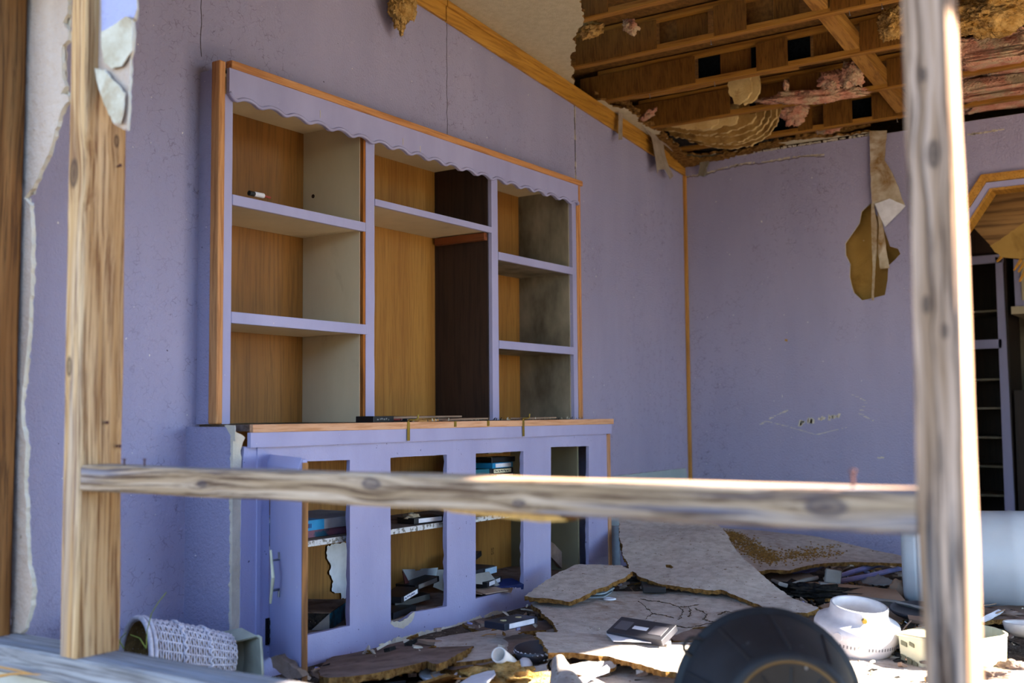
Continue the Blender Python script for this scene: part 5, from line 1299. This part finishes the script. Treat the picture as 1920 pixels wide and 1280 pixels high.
# tiles under the leaning board
for i, (z, lab) in enumerate(((.105, 'upper pale blue grey tile under the leaning board'), (.090, 'lower pale blue grey tile under the leaning board'))):
    slab('floor_tile', [(-2.484,4.254,0.1),(-2.513,4.41,0.1),(-2.495,4.53,0.1),(-2.447,4.504,0.1),(-2.415,4.364,0.1),(-2.421,4.326,0.1)] if i == 0 else [(-2.491,4.256,0.085),(-2.527,4.405,0.085),(-2.475,4.544,0.085),(-2.439,4.458,0.085),(-2.411,4.337,0.085),(-2.45,4.298,0.085)], .006,
         [surf('pale blue grey tile', '8e9a9e', 'a4afb2', 4, rough=.5)], jag=.0005, step=.03, grid=.05, seed=i + 2, label=lab, cat='tile')
MB().lathe([(.026, 0), (.030, .003), (.026, .008), (.020, .009), (.018, .004), (.0, .004)], (-2.368,4.313,0.078), (0, 0, 1), 20).build('plastic_ring', M_LABEL, smooth=True, label='small clear white ring lying on the cracked board', cat='ring')

# black tub lying on its side at the bottom edge
C1, C2 = Vector((-.965, 2.52, .215)), Vector((-.80, 2.235, .262))
ax = (C2 - C1).normalized()
t = thing('plastic_tub', 'black scuffed plastic tub tipped on its side at the bottom edge', 'tub', (C1.x, C1.y, 0))
prof = [(.196, .01), (.208, 0), (.219, .002), (.222, .012), (.219, .022), (.207, .024), (.205, .04), (.142, .305), (.134, .318), (.122, .324), (.116, .318), (.113, .317), (.06, .315), (0, .315)]
MB().lathe(prof, C1, ax, 64).lathe([(.196, .01), (.136, .30), (0, .302)], C1, ax, 64).build('body', M_BLACKP, t, smooth=True)
MB().lathe([(.1175, .3185), (.1215, .3235), (.1195, .3245), (.1155, .3195)], C1, ax, 64).build('dirty_ring', plain('brown dirt ring', '5c4c34', .9, .1), t, label='brown dirt ring around the base')
u_ = ax.orthogonal().normalized(); w_ = ax.cross(u_)
rb = MB()
for k_ in range(10):
    a = 2 * math.pi * k_ / 10 + .2
    d = u_ * math.cos(a) + w_ * math.sin(a)
    rb.tube([C1 + ax * .05 + d * .203, C1 + ax * .30 + d * .1435], .004, 6)
    rb.tube([C1 + ax * .317 + d * .02, C1 + ax * .318 + d * .105], .003, 6)
rb.build('ribs', M_BLACKP, t, label='moulded ribs')
hl = Vector((-1.113,2.5,0.314))
m = MB()
cx_ = C1 + (Vector((-RT[0], -RT[1], -RT[2])) * .80 + Vector((0, 0, .62))).normalized() * .214
lp = [cx_ + Vector((-RT[0], -RT[1], 0)) * (.020 * math.sin(q)) * 1.3 + Vector((0, 0, 1)) * (.022 * math.cos(q)) + ax * .005 for q in [math.pi * 2 * i / 14 for i in range(15)]]
m.tube(lp, .0045, 6); m.build('handle_loop', M_BLACK, t, label='small black loop for the handle')

# white fan housing
fc = Vector((-1.172,3.959,0.13))
fax = Vector((.05, -.16, 1)).normalized() + Vector((RT[0], RT[1], 0)) * .12
fax.normalize()
t = thing('fan_housing', 'white plastic fan housing with ring of vent slots lying on the rubble', 'fan housing', (fc.x, fc.y, .03))
fo = fc - fax * .088
fp = [(.100, 0), (.118, .012), (.135, .034), (.143, .055), (.1435, .066), (.149, .085), (.150, .100), (.143, .118), (.122, .128), (.108, .136), (.101, .150), (.100, .174), (.096, .178), (.091, .174), (.091, .140), (.12, .11), (.13, .06), (.094, .004)]
MB().lathe(fp, fo, fax, 64).build('shell', M_WHITEP, t, smooth=True)
fu = (Vector((-FW[0], -FW[1], -FW[2])) - fax * Vector((-FW[0], -FW[1], -FW[2])).dot(fax)).normalized(); fw_ = fax.cross(fu)
vt = MB()
for k_ in range(-17, 18):
    a = k_ * .085
    if abs(k_ + 2) <= 1:
        continue
    d = fu * math.cos(a) + fw_ * math.sin(a)
    tn = fax.cross(d)
    vt.obox(fo + fax * .062 + d * .1433, (.003, .004, .010), Matrix((d, tn, fax)).transposed())
vt.build('vent_slots', plain('vent shadow grey', '6a6a70', .6, .3), t, label='row of grey vent slots')
d = fu * math.cos(-.17) + fw_ * math.sin(-.17)
MB().lathe([(0, .004), (.015, .004), (.015, -.004)], fo + fax * .062 + d * .1425, d, 6).build('hexagon_boss', M_CREAM, t, label='hexagonal hole rim')
d = fu * math.cos(-.12) + fw_ * math.sin(-.12)
MB().lathe([(0, .013), (.009, .013), (.010, 0)], fo + fax * .152 + d * .1, d, 6).build('bolt', M_BRASS, t, label='shiny bolt')
d = fu * math.cos(-.75) + fw_ * math.sin(-.75)
MB().lathe([(0, .002), (.016, .002), (.018, -.002)], fo + fax * .090 + d * .149, d, 20).build('dimple', M_WHITEP, t)

# cream tray
zr = .135
rim = [(-1.021,3.921),(-0.906,3.875),(-0.815,3.91),(-0.753,3.979),(-0.709,4.068),(-0.702,4.115),(-0.726,4.166),(-0.765,4.21),(-0.816,4.237),(-0.878,4.222),(-0.95,4.132),(-0.995,4.013)]
t = thing('plastic_tray', 'cream white D-shaped plastic tray standing in the sun behind the right post', 'tray', (rim[0][0] + .2, rim[0][1], .02))
cx_ = sum(p[0] for p in rim) / len(rim); cy_ = sum(p[1] for p in rim) / len(rim)
m = MB(); n = len(rim)
def ringpts(k, z):
    return [Vector((cx_ + (x - cx_) * k, cy_ + (y - cy_) * k, z)) for x, y in rim]
Ls = [ringpts(.95, .015), ringpts(.99, zr - .01), ringpts(1.01, zr - .008), ringpts(1.01, zr), ringpts(.97, zr), ringpts(.925, .022)]
m.v = [p for L_ in Ls for p in L_]
for j in range(len(Ls) - 1):
    for i in range(n):
        q = (i + 1) % n
        m.f.append((j * n + i, j * n + q, (j + 1) * n + q, (j + 1) * n + i)); m.m.append(0)
m.f += [tuple(range(n)), tuple(range((len(Ls) - 1) * n, len(Ls) * n))]; m.m += [0, 0]
m.build('shell', M_CREAM, t)
MB().prism([Vector((x, y, zr + .001)) for x, y in [(-1.021,3.921),(-0.906,3.875),(-0.83,3.901),(-0.892,4.202),(-0.95,4.132),(-0.995,4.013)]], (0, 0, .003)).build('flange', M_CREAM, t)
e0, e1 = Vector((rim[0][0], rim[0][1], 0)), Vector((rim[1][0], rim[1][1], 0))
m = MB(); dd = (e1 - e0).normalized(); nn_ = Vector((dd.y, -dd.x, 0))
nn_ = nn_ if nn_.y < 0 else -nn_
for s0, z0, w, h in ((.012, .10, .022, .014), (.045, .102, .018, .012), (.010, .045, .018, .022), (.034, .035, .018, .025), (.058, .03, .016, .022)):
    m.hexa([e0 + dd * s0 + nn_ * .001 + Vector((0, 0, z0)), e0 + dd * (s0 + w) + nn_ * .001 + Vector((0, 0, z0 - .006)), e0 + dd * (s0 + w) - nn_ * .004 + Vector((0, 0, z0 - .006)), e0 + dd * s0 - nn_ * .004 + Vector((0, 0, z0)),
            e0 + dd * s0 + nn_ * .001 + Vector((0, 0, z0 + h)), e0 + dd * (s0 + w) + nn_ * .001 + Vector((0, 0, z0 + h - .006)), e0 + dd * (s0 + w) - nn_ * .004 + Vector((0, 0, z0 + h - .006)), e0 + dd * s0 - nn_ * .004 + Vector((0, 0, z0 + h))])
m.build('slots', plain('slot shadow olive', '75745e', .8, .2), t, label='dark slots in the end wall')
MB().lathe([(.0, .0), (.05, .0), (.075, .02), (.082, .045), (.080, .05), (.074, .045), (.05, .01), (0, .008)], (-0.702,4.502,0.06), (0, .05, 1), 28).build('ceramic_dish', M_PORC, smooth=True, label='white dish at the right picture edge beside the cream tray', cat='dish')

# white drum
dl, dr = Vector((-1.326,5.213,0.225)), Vector((-0.846,5.325,0.232))
dax = (dr - dl).normalized()
t = thing('white_drum', 'large cloudy white plastic drum lying on its side behind the right post', 'drum', (dl.x, dl.y, 0))
MB().lathe([(0, .0), (.17, .0), (.195, .006), (.212, .022), (.219, .05), (.222, .056), (.219, .066), (.220, .075), (.222, .45), (.225, .46), (.222, .48), (.222, .95)], dl, dax, 72).build('body', M_DRUM, t, smooth=True)
MB().lathe([(.2215, .066), (.2255, .070), (.2255, .078), (.2215, .084)], dl, dax, 72).build('hoop', M_DRUM, t, smooth=True)
lump('brown_cup', (-1.376,5.307,0.06), (.035, .03, .055), M_CARD, seed=3, rough=.15, n=3, label='tan paper cup squashed against the end of the white drum', cat='cup')

# gutter, rods and other long scraps at the back right
slab('gutter_piece', [(-1.801,5.144,0.073),(-1.766,5.217,0.086),(-1.546,5.184,0.093),(-1.337,5.129,0.095),(-1.248,4.958,0.072),(-1.311,4.981,0.073),(-1.604,5.045,0.068)], .012, [M_CARD, M_GREYCARD, M_GREYCARD], jag=.0005, step=.03, grid=.05, seed=3, label='long beige metal trim lying in front of the grey rods', cat='trim piece')
slab('gutter_piece', [(-1.62,5.073,0.062),(-1.271,4.87,0.088),(-1.117,4.82,0.077),(-1.142,4.88,0.05),(-1.301,4.941,0.056),(-1.622,5.116,0.039)], .01, [M_GREYCARD], jag=.0005, step=.03, grid=.05, seed=4, label='pale lower flange of the beige metal trim', cat='trim piece')
def rod(pts, rad, mat, lab, name='rod', cat='rod'):
    return MB().tube([Vector(p) for p in pts], rad, 8).build(name, mat, label=lab, cat=cat)
rod([(-1.692,5.413,0.09),(-1.671,5.704,0.09),(-1.623,5.988,0.09)], .013, M_LAVM, 'upper lavender rod near the end of the white drum')
rod([(-1.661,5.328,0.08),(-1.587,5.595,0.08),(-1.523,5.942,0.08)], .013, M_LAVM, 'lower lavender rod running under the white drum')
rod([(-1.957,5.529,0.08),(-1.897,5.677,0.08),(-1.896,5.824,0.085)], .015, M_LAVM, 'short bent lavender rod under the gritty board')
rod([(-1.92,5.137,0.09),(-1.832,4.997,0.1),(-1.805,5.014,0.09)], .010, M_GREYCARD, 'short pale broken plastic strip left of the charred tangle', 'plastic_strip', 'strip')
rod([(-1.799,5.055,0.09),(-1.77,5.168,0.1),(-1.744,5.263,0.1)], .010, M_GREYCARD, 'longer pale plastic strip above the charred tangle', 'plastic_strip', 'strip')
t = thing('wall_switch', 'pale grey switch box standing at the left end of the lavender rods', 'switch', (-1.722,5.446,0.06))
c = Vector((-1.652,5.219,0.12))
MB().obox(c, (.075, .03, .065), rotm(0, 8, 30)).build('plate', M_GREYCARD, t, bevel=.006)
MB().obox(c + rotm(0, 8, 30) @ Vector((0, 0, -.04)), (.12, .04, .012), rotm(0, 8, 30)).build('flange', M_GREYCARD, t)
slab('torn_card', [(-1.626,5.565,0.073),(-1.549,5.553,0.088),(-1.543,5.58,0.101),(-1.516,5.546,0.094),(-1.435,5.471,0.084),(-1.423,5.425,0.068),(-1.524,5.458,0.056),(-1.585,5.493,0.054)], .005, [M_GREYCARD], jag=.004, step=.012, grid=.03, warp=.02, seed=3, label='torn pale grey sheet left of the white drum', cat='card')
t = thing('pot_lid', 'dark round lid with splintered wood on it, left of the right post', 'lid', (-1.199,4.934,0.03))
MB().lathe([(0, .0), (.10, .0), (.115, .012), (.12, .022), (.112, .022), (.10, .010), (0, .008)], (-1.168,4.823,0.05), (.05, -.1, 1), 36).build('disc', M_DKGREY, t, smooth=True)
slab('wood_chip', [(-1.162,4.625,0.077),(-1.069,4.607,0.076),(-1.053,4.535,0.068),(-1.144,4.568,0.07)], .012, [M_CARD], jag=.001, step=.03, grid=.05, seed=6, label='brown wood chip on the dark round lid', cat='wood chip')
corr = thing('corrugated_sheet', 'torn corrugated card standing beside the right end of the base cabinet', 'card', (-2.852,5.24,0.085))
m = MB(); k_ = 0
base_p = [Vector(p) for p in [(-2.888,5.26,0.296),(-2.826,5.26,0.299),(-2.817,5.26,0.085),(-2.875,5.26,0.087)]]
nseg = 14
for i in range(nseg + 1):
    f = i / nseg
    for j in range(13):
        g = j / 12
        p = base_p[0].lerp(base_p[1], g).lerp(base_p[3].lerp(base_p[2], g), f)
        m.v.append(p + Vector((0, -.006 * math.sin(f * 40), 0)) + Vector((.004 * noise.noise(Vector((f * 9, 2, 0))) * (1 if j in (0, 12) else 0), 0, 0)))
for i in range(nseg):
    for j in range(12):
        q = i * 13 + j
        m.f.append((q, q + 1, q + 14, q + 13)); m.m.append(0)
m.build('card', surf('pale blue white card', '9fa9b4', 'c2ccd4', 8, rough=.8), corr, solid=.005, smooth=True)
slab('ceiling_board', [(-2.854,5.3,0.294),(-2.828,5.3,0.295),(-2.797,5.3,0.225),(-2.81,5.3,0.19),(-2.772,5.3,0.141),(-2.767,5.3,0.067),(-2.799,5.3,0.076),(-2.831,5.3,0.137),(-2.849,5.3,0.208)], .03, [M_FIBER], up=(0, -1, 0), jag=.005, step=.01, grid=.02, seed=6, label='upright brown fibrous stub behind the corrugated card', cat='ceiling board')

# sunlit odds and ends at the bottom
pa, pb = Vector((-2.085,3.099,0.06)), Vector((-2.07,3.01,0.11))
MB().lathe([(.022, 0), (.026, 0), (.026, .11), (.022, .11), (.022, 0)], pa, (pb - pa), 24).build('cardboard_tube', M_PORC, smooth=True, label='short white tube with open end facing the camera, below the ragged brown board', cat='tube')
MB().lathe([(.001, -.028), (.012, -.026), (.024, -.014), (.028, 0), (.024, .014), (.012, .026), (.001, .028)], (-2.06,3.148,0.05), (0, .3, 1), 20).build('white_ball', M_WHITEP, smooth=True, label='small white ball right of the short white tube', cat='ball')
t = thing('patterned_bowl', 'dark rimmed bowl with white zig-zag pattern in the shade behind the rolled white sleeve', 'bowl', (-2.173,3.393,0.02))
bw = Vector((-2.093,3.268,0.045))
MB().lathe([(0, 0), (.05, 0), (.068, .02), (.074, .045), (.070, .045), (.062, .02), (0, .01)], bw, (0, -.15, 1), 32).build('body', M_DKGREY, t, smooth=True)
m = MB()
for k_ in range(26):
    a = 2 * math.pi * k_ / 26
    for zz, rr, tl_ in ((.012, .0625, .6), (.032, .0735, -.6)):
        d = Vector((math.cos(a), math.sin(a), 0))
        tn = Vector((-d.y, d.x, tl_)).normalized()
        m.tube([bw + d * rr + Vector((0, 0, zz)) - tn * .006, bw + d * rr + Vector((0, 0, zz)) + tn * .008], .0032, 5)
m.build('zigzag', M_LABEL, t, label='white zig-zag marks')
MB().lathe([(0, 0), (.055, 0), (.066, .012), (.066, .018), (.060, .018), (.05, .008), (0, .008)], (-2.292,2.969,0.018), (.05, -.1, 1), 32).build('white_plate', M_LABEL, smooth=True, label='small white plate edge under the long brown board', cat='plate')
# rolled white sleeve
tip, end = Vector((-1.813,2.961,0.135)), Vector((-1.65,2.756,0.05))
dd = (end - tip)
MB().lathe([(.001, -.012), (.014, -.008), (.022, .004), (.026, .03), (.05, .14), (.078, .27), (.09, .36)], tip, dd, 28, squash=.8).build('rolled_sleeve', surf('stained white cloth', '8c8078', 'a89c92', 20, rough=.95, bump=.5, bs=60, specks=('7c6a58', 50, .62)), smooth=True, label='stained white cone shaped sleeve pointing up at the bottom edge', cat='sleeve')
slab('sunlit_board_scrap', [(-1.898,3.147,0.071),(-1.849,3.195,0.08),(-1.77,3.243,0.083),(-1.757,3.237,0.079),(-1.748,3.217,0.07),(-1.776,3.172,0.058),(-1.801,3.135,0.049),(-1.855,3.124,0.055)], .014, BM, jag=.003, step=.01, grid=.03, seed=3, label='sunlit board scrap just right of the rolled sleeve', cat='board scrap')
slab('sunlit_board_scrap', [(-2.029,3.127,0.054),(-1.984,3.17,0.064),(-1.949,3.121,0.056),(-1.925,3.049,0.044),(-1.958,3.069,0.046),(-1.999,3.087,0.048)], .014, BM, jag=.004, step=.01, grid=.03, seed=4, label='sunlit board scrap just left of the rolled sleeve', cat='board scrap')
slab('blue_white_strip', [(-1.743,2.971,0.086),(-1.743,3.122,0.089),(-1.744,3.152,0.09),(-1.725,3.135,0.085),(-1.728,3.025,0.083),(-1.721,2.963,0.081)], .012, [surf('pale blue card', 'a8b4d4', 'c4cce4', 8, rough=.6)], jag=.0006, step=.03, grid=.05, seed=3, label='pale blue white card strip beside the sunlit scrap', cat='strip')
slab('card_strip', [(-2.068,3.013,0.071),(-2.033,3.018,0.071),(-1.934,3.005,0.065),(-1.895,2.988,0.06),(-1.885,2.961,0.054),(-1.942,2.971,0.058),(-2.047,2.988,0.065)], .006, [M_BOARD, M_FIBER, M_FIBER], jag=.001, step=.02, grid=.05, seed=3, label='long thin sunlit board sliver below the short white tube', cat='board scrap')
slab('card_strip', [(-2.052,2.767,0.072),(-2.095,2.887,0.066),(-2.064,2.967,0.074),(-1.988,2.872,0.089),(-1.878,2.63,0.107),(-1.918,2.606,0.098)], .006, [M_LABEL], jag=.001, step=.02, grid=.05, seed=4, label='bright white sunlit sheet at the bottom, left of the yellow insulation', cat='sheet')
slab('card_strip', [(-2.146,2.617,0.078),(-2.094,2.654,0.1),(-2.057,2.708,0.112),(-2.15,2.888,0.059),(-2.299,3.063,-0.02),(-2.353,2.983,-0.039)], .008, [M_CARD, M_FIBER, M_FIBER], jag=.002, step=.02, grid=.05, seed=5, label='brown board curl at the bottom edge left of the white sheet', cat='board scrap')
lump('insulation', (-1.997,2.976,0.05), (.12, .08, .03), M_YELLOW, seed=21, rough=.6, freq=9, label='yellow white insulation tuft lying in the sun at the bottom', cat='insulation')
slab('white_film', [(-0.997,3.489,0.055),(-0.995,3.534,0.062),(-0.957,3.575,0.065),(-0.911,3.586,0.062),(-0.887,3.566,0.056),(-0.893,3.511,0.047),(-0.974,3.453,0.046)], .004, [M_PAPER], jag=.003, step=.01, grid=.03, warp=.02, seed=3, label='crumpled cream film at the bottom edge right of the black tub', cat='film')
for i, (p, s_) in enumerate((((-0.732,3.892,0.04), .07), ((-0.674,4.035,0.04), .05), ((-0.888,4.992,0.05), .09), ((-0.885,3.905,0.04), .05))):
    lump('dirt_heap', p, (s_, s_ * .7, .02), M_BOARDD, seed=30 + i, rough=.6, freq=12, n=3, label=['brown dirt heap low at right under the cream tray', 'small dirt heap at the right edge', 'brown dirt heap under the white drum', 'dirt heap right at the foot of the right post'][i], cat='dirt')
slab('lavender_chip', [(-0.9,4.7,0.073),(-0.891,4.783,0.078),(-0.87,4.915,0.081),(-0.852,4.933,0.073),(-0.868,4.809,0.067),(-0.886,4.706,0.065)], .008, [M_LABEL], jag=.0006, step=.02, grid=.05, seed=4, label='pale lavender chip on the rubble under the white drum', cat='chip')

# basket and bin behind the sill at left
rc = Vector((-2.836,2.17,0.162))
bax = Vector((.30, .93, -.10)).normalized()
t = thing('wicker_basket', 'white wicker basket lying on its side behind the sill at lower left', 'basket', (rc.x, rc.y, .01))
u_ = bax.orthogonal().normalized(); w_ = bax.cross(u_)
def bp(h, a, e=0):
    rr = (.122 - .10 * max(0, h / .30) ** 1.4 * .55) + e
    return rc + bax * h + (u_ * math.cos(a) * .84 + w_ * math.sin(a)) * rr if False else rc + bax * h + (u_ * math.cos(a) + w_ * math.sin(a)) * rr
m = MB()
for h in [i * .3 / 12 for i in range(13)]:
    for j in range(40):
        m.v.append(bp(h, 2 * math.pi * j / 40, -.004))
for i in range(12):
    for j in range(40):
        m.f.append((i * 40 + j, i * 40 + (j + 1) % 40, (i + 1) * 40 + (j + 1) % 40, (i + 1) * 40 + j)); m.m.append(0)
m.f.append(tuple(range(480, 520))); m.m.append(0)
m.build('lining', M_WICKIN, t, smooth=True, label='brown inside of the basket')
m = MB()
nr = 34
for i in range(nr):
    h = .010 + .285 * i / (nr - 1)
    m.tube([bp(h, 2 * math.pi * j / 96, .001 + .0028 * math.cos(j * math.pi / 2 + (i % 2) * math.pi)) for j in range(97)], .0030, 5, caps=False)
m.build('weave', M_WICKER, t, smooth=True)
m = MB()
for j in range(24):
    a = 2 * math.pi * j / 24
    m.tube([bp(h, a + (h - .15) * 1.2, .001) for h in (0, .05, .1, .15, .2, .25, .295)], .0036, 5)
m.build('stakes', M_WICKER, t, smooth=True)
m = MB()
m.tube([bp(-.004, 2 * math.pi * j / 48, .006) for j in range(49)], .008, 8, caps=False)
m.tube([bp(.012, 2 * math.pi * j / 48, .008) for j in range(49)], .006, 8, caps=False)
for hh in (.11, .2):
    m.tube([bp(hh + .006 * math.sin(j * 1.6), 2 * math.pi * j / 96, .006) for j in range(97)], .0045, 6, caps=False)
m.build('rim', M_WICKER, t, smooth=True, label='thick braided rim')
rimb = [(-2.842,2.47,0.15),(-2.638,2.47,0.205),(-2.623,2.47,0.2),(-2.613,2.47,0.092),(-2.622,2.47,0.044),(-2.84,2.47,-0.001)]
t = thing('storage_bin', 'cream plastic storage bin tipped on its side between basket and base cabinet', 'bin', (rimb[0][0], 2.48, .0))
cb = sum((Vector(p) for p in rimb), Vector()) / 6
m = MB(); n = 6
L_ = [[cb + (Vector(p) - cb) * k_ + Vector(o_) for p in rimb] for k_, o_ in ((1.0, (0, 0, 0)), (1.04, (0, .002, 0)), (1.04, (0, .010, 0)), (.97, (0, .012, 0)), (.90, (-.13, .062, .012)), (.86, (-.13, .058, .012)), (.93, (0, .006, 0)))]
m.v = [p for q in L_ for p in q]
for j in range(len(L_) - 1):
    for i in range(n):
        q = (i + 1) % n
        m.f.append((j * n + i, j * n + q, (j + 1) * n + q, (j + 1) * n + i)); m.m.append(0)
m.f += [tuple(range(4 * n, 5 * n)), tuple(range(5 * n, 6 * n))]; m.m += [0, 0]
for i in range(n):
    q = (i + 1) % n
    m.f.append((6 * n + i, 6 * n + q, q, i)); m.m.append(0)
m.build('shell', plain('dull cream plastic', 'b5b5a0', .45, .4), t, bevel=.004)
t = thing('grass_tuft', 'thin green grass blades growing by the basket mouth', 'grass', (-2.762,2.15,0.25))
for pts in ([(-2.702,2.1,0.226),(-2.698,2.1,0.281),(-2.68,2.1,0.329),(-2.649,2.1,0.365),(-2.614,2.1,0.396)], [(-2.702,2.1,0.226),(-2.732,2.1,0.253),(-2.774,2.1,0.258)], [(-2.83,2.1,0.212),(-2.821,2.1,0.243),(-2.796,2.1,0.261)], [(-2.805,2.1,0.215),(-2.831,2.1,0.239),(-2.852,2.1,0.249)]):
    MB().tube(pts, [.0022] + [.0014] * (len(pts) - 1), 5).build('blade', M_GRASS, t)
t = thing('straw_stalks', 'dry straw stalks in front of the sill at the bottom left corner', 'straw', (-2.612,1.62,0.26))
for pts in ([(-2.708,1.62,0.27),(-2.589,1.62,0.271),(-2.498,1.62,0.27)], [(-2.706,1.62,0.241),(-2.589,1.62,0.263),(-2.485,1.62,0.273)], [(-2.706,1.62,0.235),(-2.612,1.62,0.258),(-2.521,1.62,0.271)]):
    MB().tube(pts, [.0025, .003, .001], 5).build('stalk', M_STRAW, t)
